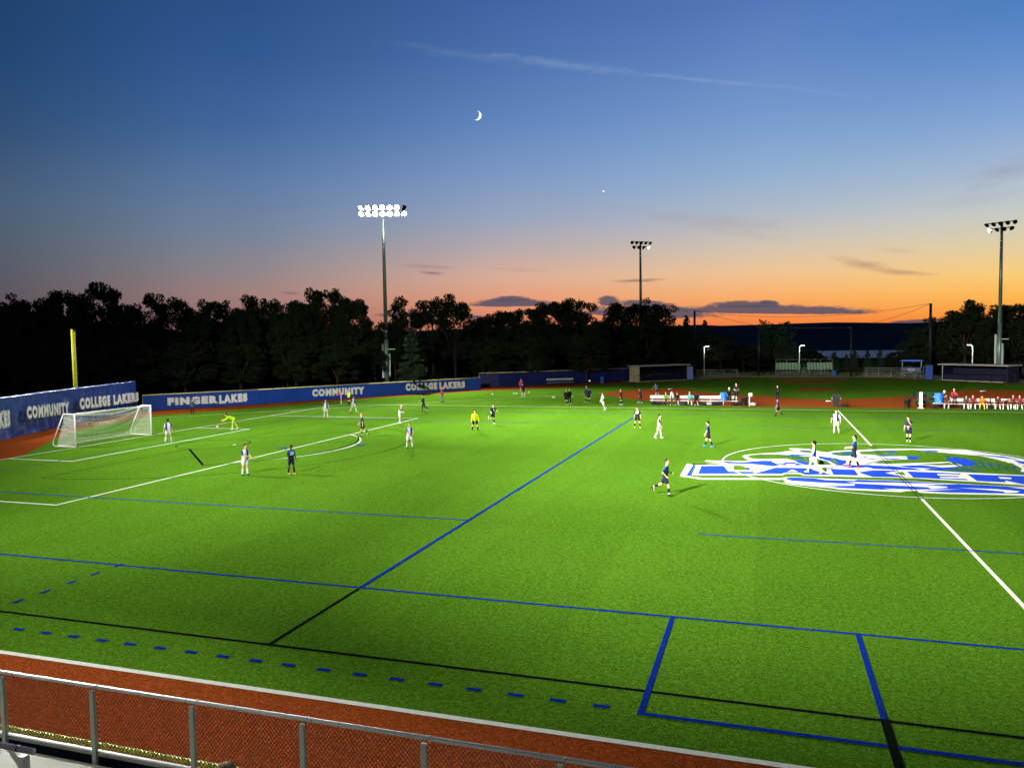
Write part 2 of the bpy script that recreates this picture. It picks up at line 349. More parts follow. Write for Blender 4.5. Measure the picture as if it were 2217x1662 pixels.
# ------------------------------------------------------------------ terrain
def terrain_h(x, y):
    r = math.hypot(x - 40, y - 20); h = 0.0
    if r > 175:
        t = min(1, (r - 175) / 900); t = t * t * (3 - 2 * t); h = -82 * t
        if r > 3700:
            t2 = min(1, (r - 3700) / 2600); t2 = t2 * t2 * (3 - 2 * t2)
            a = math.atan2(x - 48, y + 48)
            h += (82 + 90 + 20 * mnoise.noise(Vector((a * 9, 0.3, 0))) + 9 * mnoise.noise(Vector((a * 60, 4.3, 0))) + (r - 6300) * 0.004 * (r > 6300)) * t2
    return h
M_forest = mat('haze_tinted_forest', (0.050, 0.066, 0.092), 1.0, 0.0, nscale=0.004, namt=0.5, srgb=False)  # blue of the distant air painted into the forest colour
def make_ground():
    mb = MB(); rs = [0, 40, 80, 120, 150, 175, 200, 240, 290, 360, 450, 560, 700, 900, 1200, 1700, 2400, 3200, 3700, 3900, 4150, 4400, 4700, 5000, 5300, 5600, 5900, 6300, 9000]
    n = 240; vs = [(40, 20, 0)]; fs = []
    for r in rs[1:]:
        for i in range(n):
            t = 2 * math.pi * i / n; x = 40 + r * math.sin(t); y = 20 + r * math.cos(t); z = terrain_h(x, y)
            if r > 3900: z += 5 * mnoise.noise(Vector((x * 0.004, y * 0.004, 1)))
            vs.append((x, y, z))
    for i in range(n): fs.append((0, 1 + (i + 1) % n, 1 + i))
    for k in range(len(rs) - 2):
        o = 1 + k * n
        for i in range(n): j = (i + 1) % n; fs.append((o + i, o + j, o + n + j, o + n + i))
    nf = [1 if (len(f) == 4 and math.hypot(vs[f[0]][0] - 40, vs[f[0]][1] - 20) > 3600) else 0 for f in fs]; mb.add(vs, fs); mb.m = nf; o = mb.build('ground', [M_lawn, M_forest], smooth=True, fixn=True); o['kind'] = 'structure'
    return o
make_ground()
mb = MB(); n = 96
M_water = mat('lake_water', (188, 192, 204), 0.6, 0.5, nscale=0.01, namt=0.1, bump=0.3, bscale=0.05)
mb.add([(40 + 3720 * math.sin(2 * math.pi * i / n), 20 + 3720 * math.cos(2 * math.pi * i / n), -68) for i in range(n)] + [(40 + 1300 * math.sin(2 * math.pi * i / n), 20 + 1300 * math.cos(2 * math.pi * i / n), -68) for i in range(n)],
       [(i, n + i, n + (i + 1) % n, (i + 1) % n) for i in range(n)])
lake = mb.build('lake', M_water, fixn=True); lake['kind'] = 'structure'

Z1, Z2, Z3, Z4, Z5, Z6, Z7 = 0.004, 0.008, 0.012, 0.016, 0.020, 0.024, 0.028
HX = 54.986; HW = 34.12
track_poly = [(-3, -38.85), (125, -38.85), (125, 55), (100, 72), (84, 80.5), (81.6, 80.8), (74.4, 87.8), (67, 96.2), (43, 96.2), (35.4, 87.8), (28.2, 80.8), (25, 82), (8, 68), (5.4, 66.3), (7.85, 61), (-2.4, 45.6), (-10.6, 32.7), (-18.6, 22.6), (-13.1, 5.5), (-10, -1.7), (-6, -13), (-3, -24)]
mb = MB(); mb.sheet(track_poly, Z1); mb.build('warning_track', M_track)['kind'] = 'structure'
turf_poly = [(0.3, -34.2), (122, -34.2), (122, 50), (98, 68), (83, 78.5), (80.5, 79), (72.5, 86.8), (67, 91.5), (60, 94), (50, 94), (43, 91.5), (37.4, 86.8), (28.5, 78.8), (22.5, 73.5), (18.05, 65.2), (13, 61.5), (8.94, 58.05), (4, 51), (-0.41, 44.15), (-4.5, 36), (-7.42, 28.32), (-11, 22), (-13.12, 17.98), (-11.8, 10), (-8.5, 3), (-4.22, -2.59), (-2, -5.6), (-0.48, -7.62), (0.3, -10.5)]
mb = MB(); mb.sheet(turf_poly, Z2); mb.build('turf_field', M_turf)['kind'] = 'structure'
cx, cy = 54.95, 64.4
out = []
for i in range(61):
    t = R(180 + 16) + (R(344) - R(196)) * i / 60; x = cx + 29 * math.cos(t); y = cy + 29 * math.sin(t); out.append((x, max(37.1, y)))
dirt = out + [(77.3, 64.7), (71.2, 67.2), (73.4, 65.0), (68.8, 61), (65.9, 56.1), (61.5, 51.2), (57.9, 48.5), (54.9, 47.6), (52.2, 48.3), (47.3, 52.7), (42.5, 56.6), (38.8, 59.6), (37.0, 62.2), (38.8, 67), (32.55, 64.7)]
mb = MB(); mb.sheet(dirt, Z3); mb.build('infield_dirt', M_dirt)['kind'] = 'structure'
def disc(c, rx, ry, n=40): return [(c[0] + rx * math.cos(2 * math.pi * i / n), c[1] + ry * math.sin(2 * math.pi * i / n)) for i in range(n)]
mb = MB(); mb.sheet(disc((54.95, 64.9), 2.7, 2.7), Z3); mb.sheet(disc((54.95, 85.5), 5.6, 4.6), Z3); mb.build('mound_and_home_circle', M_dirt)['kind'] = 'structure'
mb = MB(); mb.line((49.0, 89.9), (60.9, 89.9), 0.28, Z4); mb.build('home_area_line', M_wline)['kind'] = 'structure'
M_path = mat('pale_path', (128, 122, 98), 0.95, nscale=2, namt=0.25)
mb = MB(); mb.sheet([(25, 82.0), (28.3, 80.9), (35.4, 88.0), (43, 96.3), (67, 96.3), (74.4, 88.0), (81.6, 80.9), (90, 84), (84, 97), (70, 104), (40, 104), (27, 97)], Z2); mb.build('path', M_path)['kind'] = 'structure'

# markings
w = MB()
L_ = lambda a, b, wd=0.13: w.line(a, b, wd, Z3)
L_((0, -34.12), (0, HW)); L_((0.06, HW), (121, HW)); w.line((-0.06, -34.2), (121, -34.2), 0.16, Z3)
L_((0.06, -20.16), (16.44, -20.16)); L_((0.06, 20.16), (16.44, 20.16)); L_((16.5, -20.21), (16.5, 20.21))
L_((0.06, -9.16), (5.44, -9.16)); L_((0.06, 9.16), (5.44, 9.16)); L_((5.5, -9.21), (5.5, 9.21))
L_((10.85, 0), (11.15, 0), 0.2); L_((-0.95, 24.9), (-0.06, 24.9), 0.1)
a = math.acos(5.55 / 9.15); w.arc((11, 0), 9.15, -a, a, 0.12, Z3)
L_((HX, -34.1), (HX, -9.4), 0.13); L_((HX, 8.4), (HX, HW - 0.06), 0.13)
w.arc((0, HW), 1.0, -math.pi / 2, 0, 0.1, Z4, 12)
w.line((-12.4, 14.7), (-0.5, 26.9), 0.11, Z3); w.line((-0.5, 26.9), (27.3, 55.6), 0.11, Z4)
w.build('white_markings', M_wline)['kind'] = 'structure'
w = MB(); w.arc((HX, 0), 9.15, 0, 2 * math.pi, 0.11, Z7, 128); w.build('centre_circle', M_wline)['kind'] = 'structure'
b = MB()
for sgn in (-1, 1):
    b.line((4.5, sgn * 27.4), (100, sgn * 27.4), 0.12, Z4); b.line((45.9, sgn * 18.3), (64.1, sgn * 18.3), 0.10, Z4)
    b.line((4.5, sgn * 18.3), (36.5, sgn * 18.3), 0.11, Z4)
b.line((36.6, -27.46), (36.6, 24.6), 0.15, Z5)
b.line((45.95, -27.34), (45.95, -33.0), 0.13, Z5); b.line((45.88, -33.02), (64.0, -33.02), 0.13, Z6); b.line((50.5, -27.34), (50.5, -32.0), 0.13, Z5)
i = 0
for px, py in ((40, 1363), (100, 1370.5), (159, 1378.5), (221, 1386.5), (283, 1394), (349, 1402), (416, 1411), (485, 1420), (555, 1430), (626, 1439), (702, 1449), (780, 1459.5), (860, 1470), (943, 1481), (1026, 1493), (1116, 1505), (1207, 1518), (1301, 1531)):
    g = G(px, py); b.line((g.x - 0.17, -32.93), (g.x + 0.17, -32.93), 0.13, Z5)
for k in range(1, 6): b.line((29.5 - k * 0.92 - 0.19, -32.93), (29.5 - k * 0.92 + 0.19, -32.93), 0.15, Z5)
for px, py in ((260, 1225), (212, 1242.5), (163, 1262), (107, 1282), (48, 1303)):
    g = G(px, py); b.line((27.4, g.y - 0.18), (27.4, g.y + 0.18), 0.13, Z5)
b.line((15.6, -1.2), (15.9, -0.6), 0.34, Z5); b.line((20.4, 1.3), (20.75, 1.9), 0.34, Z5)
b.build('blue_markings', M_bline)['kind'] = 'structure'
b = MB(); b.line((4.5, -27.3), (4.5, 27.3), 0.12, Z5); b.arc((18.2, 0.3), 2.55, 0, 2 * math.pi, 0.08, Z4); b.build('teal_markings', M_teal)['kind'] = 'structure'
k_ = MB()
for sgn in (-1, 1): k_.line((4.5, sgn * 32.0), (100, sgn * 32.0), 0.11, Z4)
k_.line((36.6, -27.5), (36.6, -32.0), 0.11, Z5); k_.line((36.6, 24.7), (36.6, 28.4), 0.2, Z5)
k_.line((50.5, -31.95), (50.5, -34.3), 0.16, Z7)
k_.arc((9.15, 0), 2.6, 0, 2 * math.pi, 0.08, Z4); k_.arc((9.15, 0), 14.56, -math.pi / 2, math.pi / 2, 0.08, Z4, 96)
k_.line((9.15, -2.7), (9.15, -14.6), 0.07, Z4); k_.line((9.15, 2.7), (9.15, 14.6), 0.07, Z4)
k_.arc((9.15, 0), 10.62, R(-55), R(55), 0.10, Z6, 64)
c45 = math.cos(R(55)); s45 = math.sin(R(55))
k_.line((9.3, -2.75), (15.25, -8.55), 0.17, Z5); k_.line((9.8, 3.4), (15.2, 8.75), 0.09, Z5)
k_.line((8.0, -0.9), (10.2, -0.4), 0.05, Z4)
k_.line((HX - 0.09, -9.4), (HX - 0.09, 8.4), 0.035, Z7 + 0.004); k_.line((HX + 0.09, -9.4), (HX + 0.09, 8.4), 0.035, Z7 + 0.004)
k_.build('black_markings', M_kline)['kind'] = 'structure'
# bases
for (x, y, nm) in ((35.4, 63.4, 'third'), (54.9, 44.8, 'second'), (74.05, 62.5, 'first')):
    mb = MB(); mb.box((0, 0, 0.045), (0.42, 0.42, 0.07)); mb.box((0, 0, 0.085), (0.36, 0.36, 0.012)); o = mb.build('base', M_white); o.location = (x, y, 0.012); o.rotation_euler.z = R(45)
    tag(o, {'third': 'white third base on orange turf beyond the long white bench', 'second': 'white second base left of the tall black bin', 'first': 'white first base behind the players seated on the right bench'}[nm], 'base', 'white bases of the infield')

# ------------------------------------------------------------------ midfield emblem, unprojected outlines of painted turf
def l1(*q): return [tuple(G(1460 + x / 5.53, 950 + y / 5.53)[:2]) for x, y in q]
def l2(*q): return [tuple(G(1817 + x / 5.53, 950 + y / 5.53)[:2]) for x, y in q]
O2 = 1974
def l12(*q): return l1(*q)
eb = MB()   # materials: 0 white, 1 blue, 2 green, 3 teal
def P(pts, z, mi): eb.sheet(l1(*pts), z, mi)
# white plate under the wave and the lettering
P([(360, 268), (385, 257), (600, 262), (800, 268), (905, 255), (860, 240), (812, 212), (835, 192), (930, 184), (1040, 176), (1160, 168), (1270, 162), (1320, 150), (1420, 148), (1500, 150), (1430, 136), (1368, 124), (1385, 113), (1500, 115), (1620, 124), (1740, 150), (1830, 163), (1900, 148), (2000, 140), (2212, 136),
   (O2 + 330, 128), (O2 + 700, 118), (O2 + 1100, 118), (O2 + 1500, 133), (O2 + 1750, 172), (O2 + 2000, 205), (O2 + 2212, 243), (O2 + 2500, 300), (O2 + 2700, 380), (O2 + 2750, 470), (O2 + 2600, 560), (O2 + 2212, 556),
   (O2 + 1560, 512), (O2 + 850, 472), (O2, 452), (1550, 440), (1500, 420), (1340, 418), (1295, 436), (210, 436), (262, 316), (150, 297), (360, 297), (560, 285)], Z3, 0)
P([(150, 297), (65, 447), (330, 487), (1290, 490), (1290, 470), (345, 470), (145, 440), (225, 309), (560, 309), (560, 297)], Z3, 0)
P([(225, 309), (145, 440), (185, 440), (245, 316)], Z4, 1)
P([(245, 316), (190, 436), (345, 468), (1290, 470), (1340, 455), (1560, 455), (O2, 470), (O2 + 850, 490), (O2 + 1560, 530), (O2 + 2212, 572), (O2 + 2212, 556), (O2 + 1560, 512), (O2 + 850, 472), (O2, 452), (1550, 440), (1500, 420), (1340, 418), (1295, 436), (210, 436), (262, 316)], Z3 + 0.001, 2)
# letters
P([(325, 325), (590, 325), (645, 392), (950, 396), (950, 417), (285, 418)], Z5, 1)                      # L
P([(710, 319), (790, 322), (862, 342), (868, 378), (712, 376)], Z5, 2); P([(862, 342), (905, 352), (902, 376), (868, 378)], Z5, 1)
P([(955, 417), (1215, 346), (1610, 350), (1880, 430), (1560, 430), (1500, 408), (1330, 406), (1285, 420)], Z5, 1)   # A
P([(1350, 396), (1415, 369), (1482, 398)], Z6, 0); P([(1640, 366), (1750, 345), (1862, 352), (1892, 430), (1760, 400)], Z6, 0); P([(1757, 346), (1818, 347), (1826, 396), (1788, 388)], Z7, 2)
P([(1870, 360), (O2 + 180, 369), (O2 + 232, 440), (1905, 431)], Z5, 1)                                   # K
P([(O2 + 225, 403), (O2 + 410, 376), (O2 + 760, 385), (O2 + 860, 463), (O2 + 400, 457)], Z5, 1)
P([(O2 + 550, 411), (O2 + 720, 386), (O2 + 800, 386), (O2 + 882, 466), (O2 + 780, 458)], Z6, 0); P([(O2 + 655, 410), (O2 + 762, 396), (O2 + 800, 441)], Z7, 2)
P([(O2 + 808, 390), (O2 + 1450, 417), (O2 + 1450, 429), (O2 + 1170, 421), (O2 + 1182, 440), (O2 + 1435, 449), (O2 + 1430, 460), (O2 + 1200, 454), (O2 + 1212, 471), (O2 + 1520, 482), (O2 + 1545, 497), (O2 + 890, 465)], Z5, 1)  # E
P([(O2 + 1530, 425), (O2 + 2400, 452), (O2 + 2450, 560), (O2 + 2212, 546), (O2 + 1985, 505), (O2 + 2000, 522), (O2 + 1650, 505)], Z5, 1)  # R
P([(O2 + 1900, 456), (O2 + 2060, 468), (O2 + 2062, 484), (O2 + 1925, 480)], Z6, 0); P([(O2 + 1975, 500), (O2 + 2212, 548), (O2 + 2080, 545)], Z6, 0)
# upper wave: colour inside the white
P([(400, 266), (700, 272), (560, 278)], Z4, 3); P([(570, 274), (840, 280), (1060, 262), (1170, 266), (1180, 290), (1250, 322), (1180, 330), (1080, 318), (900, 300), (640, 296)], Z5, 1)
P([(860, 212), (930, 192), (1060, 184), (1250, 186), (1450, 200), (1640, 216), (1700, 232), (1760, 262), (1840, 306), (1640, 304), (1540, 300), (1440, 262), (1330, 238), (1180, 238), (1040, 244), (930, 236)], Z4, 2)
for q in ((930, 200, 1250, 206, 1320, 226), (1250, 200, 1440, 214, 1540, 250), (1400, 206, 1560, 232, 1600, 290), (1560, 222, 1640, 260, 1700, 296)): P([(q[0], q[1]), (q[0] + 90, q[1] - 6), (q[2], q[3]), (q[4], q[5]), (q[2] - 40, q[3] + 10)], Z4 + 0.001, 3)
P([(950, 210), (1080, 200), (1260, 206), (1300, 222), (1100, 224), (1000, 232)], Z5, 2); P([(1540, 225), (1590, 240), (1620, 290), (1580, 290)], Z5, 2)
P([(1440, 250), (1520, 262), (1640, 300), (1700, 320), (1560, 312), (1470, 285)], Z5, 1); P([(1330, 180), (1500, 190), (1640, 196), (1640, 206), (1400, 198)], Z5, 1)
P([(1500, 135), (1600, 138), (1700, 160), (1640, 170), (1510, 158)], Z4, 3); P([(1580, 150), (1680, 166), (1640, 170), (1560, 160)], Z5, 2)
P([(1160, 290), (1230, 275), (1440, 285), (1560, 318), (1400, 322), (1200, 312)], Z6, 1); P([(1190, 284), (1330, 278), (1310, 300), (1230, 304)], Z7, 0); P([(1330, 300), (1460, 304), (1440, 318), (1350, 318)], Z7, 0)
P([(1725, 205), (1850, 225), (1930, 232), (1985, 250), (2060, 262), (2050, 290), (1990, 312), (1930, 312), (1860, 270), (1730, 232)], Z5, 1)
P([(1740, 246), (1830, 268), (1890, 312), (1730, 310)], Z4, 3); P([(1780, 262), (1840, 285), (1850, 306), (1800, 306)], Z5, 2); P([(1860, 216), (1930, 258), (1960, 300), (1930, 306), (1880, 262)], Z6, 2)
P([(1850, 176), (1960, 158), (2140, 150), (O2 + 200, 156), (O2 + 190, 200), (2080, 206), (1950, 200)], Z4, 3); P([(1930, 172), (2020, 166), (2000, 188), (1940, 186)], Z5, 2); P([(1860, 172), (2000, 156), (2150, 150), (2150, 158), (1990, 166)], Z6, 1)
P([(O2 + 232, 156), (O2 + 480, 139), (O2 + 900, 132), (O2 + 1060, 148), (O2 + 1400, 180), (O2 + 1700, 205), (O2 + 1900, 250), (O2 + 2130, 320), (O2 + 2212, 372), (O2 + 2212, 436), (O2 + 1900, 420), (O2 + 1450, 400), (O2 + 1100, 380), (O2 + 1000, 376), (O2 + 1500, 322), (O2 + 1300, 276), (O2 + 900, 290), (O2 + 560, 300), (O2 + 420, 290), (O2 + 500, 262), (O2 + 820, 245), (O2 + 800, 210), (O2 + 260, 186)], Z4, 2)
for k in range(9): P([(O2 + 1250 + k * 100, 190 + k * 15), (O2 + 1330 + k * 100, 206 + k * 16), (O2 + 1400 + k * 88, 300 + k * 8), (O2 + 1560 + k * 66, 372 + k * 4), (O2 + 1370 + k * 88, 310 + k * 7)], Z4 + 0.001, 3)
P([(O2 + 1100, 378), (O2 + 1500, 350), (O2 + 1720, 396), (O2 + 1450, 398)], Z4 + 0.001, 3)
P([(O2 + 420, 290), (O2 + 500, 262), (O2 + 640, 262), (O2 + 560, 300)], Z4 + 0.001, 3)
P([(O2 + 240, 160), (O2 + 640, 146), (O2 + 700, 152), (O2 + 420, 172)], Z4 + 0.001, 3)
P([(O2 + 250, 166), (O2 + 560, 160), (O2 + 640, 150), (O2 + 900, 152), (O2 + 1060, 162), (O2 + 1230, 200), (O2 + 1300, 240), (O2 + 1260, 268), (O2 + 1000, 268), (O2 + 860, 262), (O2 + 1000, 236), (O2 + 960, 214), (O2 + 800, 200), (O2 + 600, 186)], Z5, 2)
P([(O2 + 800, 206), (O2 + 930, 212), (O2 + 968, 232), (O2 + 930, 248), (O2 + 840, 248)], Z5, 1); P([(O2 + 440, 280), (O2 + 560, 264), (O2 + 760, 262), (O2 + 820, 272), (O2 + 600, 290)], Z5, 2)
P([(O2 + 930, 148), (O2 + 1160, 136), (O2 + 1200, 150), (O2 + 1160, 162)], Z5, 1); P([(O2 + 1280, 240), (O2 + 1380, 222), (O2 + 1490, 238), (O2 + 1600, 268), (O2 + 1615, 310), (O2 + 1580, 330), (O2 + 1500, 322), (O2 + 1380, 282), (O2 + 1300, 272)], Z5, 1)
P([(O2 + 540, 158), (O2 + 660, 152), (O2 + 680, 168), (O2 + 600, 166)], Z6, 1)
for i, (ax, ay, bx, by) in enumerate(((1330, 190, 1480, 236), (1540, 216, 1600, 262), (1640, 220, 1760, 290), (1800, 240, 1850, 320), (1930, 268, 1980, 330), (2040, 290, 2060, 345), (1700, 370, 1780, 400), (1850, 385, 1930, 425), (1560, 352, 1700, 372))):
    P([(O2 + ax, ay), (O2 + ax + 60, ay + 4), (O2 + bx + 50, by - 18), (O2 + bx - 6, by), (O2 + bx - 70, by - 24)], Z5, 2)
random.seed(5)
for i in range(34):
    x = O2 + random.uniform(1640, 2180); y = 262 + (x - O2 - 1640) * 0.14 + random.uniform(-26, 92)
    P([(x, y), (x + 34, y - 5), (x + 66, y), (x + 30, y + 6)], Z6, random.choice((3, 3, 1, 2)))
P([(O2 + 700, 322), (O2 + 1000, 318), (O2 + 1100, 330), (O2 + 1240, 346), (O2 + 1060, 352), (O2 + 840, 346)], Z6, 1); P([(O2, 312), (O2 + 360, 316), (O2 + 660, 330), (O2 + 900, 356), (O2 + 1000, 376), (O2 + 700, 372), (O2 + 420, 362), (O2 + 330, 340), (O2 + 120, 350)], Z5, 1)
P([(O2 + 930, 306), (O2 + 1200, 296), (O2 + 1310, 286), (O2 + 1380, 312), (O2 + 1180, 318)], Z6, 2); P([(O2 + 1010, 360), (O2 + 1380, 336), (O2 + 1500, 338), (O2 + 1200, 378)], Z5, 1)
for ax, ay, bx in ((300, 204, 780), (260, 222, 360), (300, 240, 460), (520, 244, 780), (30, 262, 90), (80, 330, 200)):
    P([(O2 + ax, ay), (O2 + (ax + bx) / 2, ay - 7), (O2 + bx, ay + 4), (O2 + (ax + bx) / 2, ay + 6)], Z6, 1)
P([(O2 + 1080, 150), (O2 + 1600, 160), (O2 + 2100, 236), (O2 + 2212, 262), (O2 + 2212, 276), (O2 + 1900, 228), (O2 + 1500, 176)], Z6, 0)
P([(O2 + 1560, 178), (O2 + 1760, 198), (O2 + 1960, 214), (O2 + 2212, 262), (O2 + 2000, 236), (O2 + 1700, 200)], Z7, 1); P([(O2 + 2080, 256), (O2 + 2212, 276), (O2 + 2300, 300), (O2 + 2250, 320), (O2 + 2150, 290)], Z7, 1)
P([(O2 + 1900, 230), (O2 + 2120, 290), (O2 + 2212, 345), (O2 + 2230, 400), (O2 + 2170, 396), (O2 + 2190, 360), (O2 + 2080, 300)], Z7, 0)
P([(O2 + 2212, 300), (O2 + 2500, 330), (O2 + 2640, 400), (O2 + 2640, 470), (O2 + 2420, 452), (O2 + 2240, 436)], Z5, 1)
# lower wave
P([(1280, 466), (1400, 456), (1660, 466), (O2, 482), (O2 + 200, 486), (O2 + 800, 505), (O2 + 1400, 536), (O2 + 2212, 576), (O2 + 2500, 600), (O2 + 2450, 690), (O2 + 2212, 684), (O2 + 1980, 674), (O2 + 1300, 660), (O2 + 950, 645), (O2 + 930, 622), (O2 + 830, 622), (O2 + 740, 640), (O2, 606), (1900, 592), (1640, 566), (1420, 545), (1300, 520), (1390, 508), (1300, 490)], Z3 + 0.002, 0)
P([(1310, 474), (1400, 461), (1660, 470), (O2, 486), (O2 + 200, 490), (O2 + 800, 509), (O2 + 1400, 540), (O2 + 2212, 580), (O2 + 2440, 600), (O2 + 2400, 676), (O2 + 2212, 660), (O2 + 1960, 655), (O2 + 1300, 644), (O2 + 1000, 628), (O2 + 720, 618), (O2, 588), (1920, 580), (1700, 560), (1900, 566), (O2 + 180, 562), (1700, 532), (1420, 508)], Z4, 1)
P([(1300, 508), (1450, 508), (1700, 524), (2160, 545), (2160, 562), (1700, 548), (1400, 528)], Z6, 0); P([(1680, 480), (O2 + 220, 494), (O2 + 180, 505), (1800, 494)], Z6, 0)
P([(O2 + 80, 520), (O2 + 700, 528), (O2 + 1290, 575), (O2 + 1300, 588), (O2 + 1100, 602), (O2 + 1060, 582), (O2 + 640, 560), (O2 + 200, 536)], Z6, 0)
P([(O2 + 640, 532), (O2 + 1300, 540), (O2 + 1420, 548), (O2 + 1000, 552)], Z6 + 0.001, 0); P([(O2 + 520, 596), (O2 + 900, 610), (O2 + 1465, 606), (O2 + 1000, 626), (O2 + 780, 630)], Z6, 0)
P([(O2 + 1430, 588), (O2 + 1900, 606), (O2 + 2160, 630), (O2 + 2120, 650), (O2 + 1990, 652), (O2 + 1960, 632), (O2 + 1600, 602)], Z6, 0); P([(O2 + 2010, 580), (O2 + 2450, 600), (O2 + 2300, 612)], Z6, 0)
emb = eb.build('pitch_emblem', [M_wline, M_logo_blue, M_turf, M_teal]); emb['kind'] = 'structure'

# ------------------------------------------------------------------ lettering and fences
def text_mesh(s, size, offset, name, m, spacing=1.0):
    cu = bpy.data.curves.new('tmp', 'FONT'); cu.body = s; cu.size = size; cu.align_x = 'LEFT'; cu.offset = offset; cu.space_character = spacing; cu.extrude = 0.002; cu.resolution_u = 3
    o = bpy.data.objects.new('tmp', cu); COL.objects.link(o); dg = bpy.context.evaluated_depsgraph_get(); dg.update()
    me = bpy.data.meshes.new_from_object(o.evaluated_get(dg)); bpy.data.objects.remove(o); me.materials.clear(); me.materials.append(m); me.name = name
    return me
def lettering(s, p0, p1, h, parent, out_n, spacing=1.3, dim=1.0, z0=0.0, z1=None, lean=0.0, double=True):
    """word standing on the wall between the two bottom corners p0 -> p1; h letter height"""
    p0 = Vector(p0); p1 = Vector(p1); d = (p1 - p0); Lw = d.length; d.normalize(); up = Vector((0, 0, 1))
    base = text_mesh(s, 1.0, 0.0, 'lettering', M_ltfill, spacing); xs = [v.co.x for v in base.vertices]; ys = [v.co.y for v in base.vertices]
    x0, x1, y0, y1 = min(xs), max(xs), min(ys), max(ys); sxx = Lw / (x1 - x0); syy = h / (y1 - y0); root = None
    for i, (off, m_, dist) in enumerate(((0.090, M_ltwh, 0.010), (0.056, M_ltdk, 0.020), (0.036, M_ltfill, 0.030))):
        me = text_mesh(s, 1.0, off, 'lettering', m_, spacing)
        for v in me.vertices:
            x = (v.co.x - x0) * sxx; y = (v.co.y - y0) * syy; q = p0 + d * x + up * y + out_n * (dist + v.co.z)
            v.co = q
        o = bpy.data.objects.new('lettering' if i == 0 else ('letter_outline' if i == 1 else 'letter_face'), me); COL.objects.link(o)
        o.parent = root if root else parent; root = root or o
def wallfence(name, pts, h, m, capm, label, cat, z=0.0, thick=0.08, capr=0.06, posts=True, group=None, ripple=0.0, seed=0):
    root = empty(name, (pts[0][0], pts[0][1], 0), label=label, cat=cat, group=group); ox, oy = pts[0]
    mb = MB(); mp_ = MB(); mc = MB(); random.seed(seed); acc = 0.0; cols = []
    for i in range(len(pts) - 1):
        a = Vector(pts[i]); b = Vector(pts[i + 1]); L = (b - a).length; d = (b - a) / L; nrm = Vector((d.y, -d.x)); n = max(2, int(L / (0.22 if ripple else 2.4)))
        for k in range(n + (1 if i == len(pts) - 2 else 0)): cols.append((a + d * (L * k / n), nrm, acc + L * k / n))
        acc += L
    nz_ = 22 if ripple else 2; vs = []; fs = []
    for (p, nrm, s_) in cols:
        for j in range(nz_):
            zz = h * j / (nz_ - 1); off = 0
            if ripple:
                t = j / (nz_ - 1)
                off = ripple * (mnoise.noise(Vector((s_ * 1.1, zz * 0.35, seed))) * 0.8 + mnoise.noise(Vector((s_ * 3.2 + zz * 0.8, zz * 0.5, seed + 3))) * 0.35 + 0.5 * abs(mnoise.noise(Vector((s_ * 0.5, zz * 1.4 - s_ * 0.2, seed + 9))))) * (0.35 + 0.65 * (1 - t))
                if t == 1: zz += 0.06 * mnoise.noise(Vector((s_ * 0.9, 0, seed)))
            q = p + nrm * (thick / 2 + off); vs.append((q.x - ox, q.y - oy, zz + 0.03))
    m_ = len(cols); base = len(vs)
    for i in range(m_ - 1):
        for j in range(nz_ - 1): a = i * nz_ + j; fs.append((a, a + 1, a + nz_ + 1, a + nz_))
    for (p, nrm, s_) in cols:
        for zz in (0.03, h + 0.03): q = p - nrm * thick / 2; vs.append((q.x - ox, q.y - oy, zz))
    for i in range(m_ - 1):
        b0 = base + 2 * i; fs.append((b0, b0 + 2, b0 + 3, b0 + 1)); t0 = (i + 1) * nz_ - 1; fs.append((t0, b0 + 1, b0 + 3, t0 + nz_))
    for i in (0, m_ - 1):
        fs.append(tuple([i * nz_ + j for j in range(nz_)] + [base + 2 * i + 1, base + 2 * i]))
    mb.add(vs, fs); mb.build('panel', m, root, smooth=bool(ripple), fixn=True)
    if capm:
        for i in range(len(pts) - 1): mc.bar((pts[i][0] - ox, pts[i][1] - oy, h + 0.03 + capr * 0.8), (pts[i + 1][0] - ox, pts[i + 1][1] - oy, h + 0.03 + capr * 0.8), capr, 8)
        mc.build('cap', capm, root, smooth=True)
    if posts:
        for i in range(len(pts) - 1):
            a = Vector(pts[i]); b = Vector(pts[i + 1]); L = (b - a).length; d = (b - a) / L; nrm = Vector((d.y, -d.x)); n = max(1, round(L / 3))
            for k in range(n + 1):
                if k == n and i < len(pts) - 2: continue
                q = a + d * (L * k / n) - nrm * (thick / 2 + 0.05); mm = MB(); mm.bar((q.x - ox, q.y - oy, 0), (q.x - ox, q.y - oy, h - 0.02), 0.035, 6); mm.build('post', M_galv, root)
    return root
# coordinates: tall tarp wall (left) and the blue outfield fence
T0 = Vector((-4.8, -17)); T1 = Vector((-10.05, -1.67)); T2 = Vector((-13.09, 5.51)); T3 = Vector((-18.85, 21.83))
tarp = wallfence('tarpaulin_wall', [tuple(T0), tuple(T1), tuple(T2), tuple(T3)], 3.45, M_tarp, None, 'tall wrinkled navy tarpaulin wall behind the soccer goal', 'wall', ripple=0.34, seed=4, thick=0.1)
for k, p in enumerate((T0, T1, T2, T3)):
    pass
bf_pts = [(-18.5, 22.5), (-10.61, 32.72), (-2.39, 45.56), (7.85, 60.99)]
bfence = wallfence('outfield_fence', bf_pts, 1.72, M_blue, M_ycap, 'long blue outfield fence with pale yellow cap along the far left', 'fence', seed=2)
nv_pts = [(5.6, 66.4), (8.32, 67.91), (22.12, 79.74), (26.2, 83.4)]
nfence = wallfence('bullpen_fence', nv_pts, 2.15, M_navy, M_ycap, 'dark navy fence panel left of the dugout', 'fence', seed=3, capr=0.05)
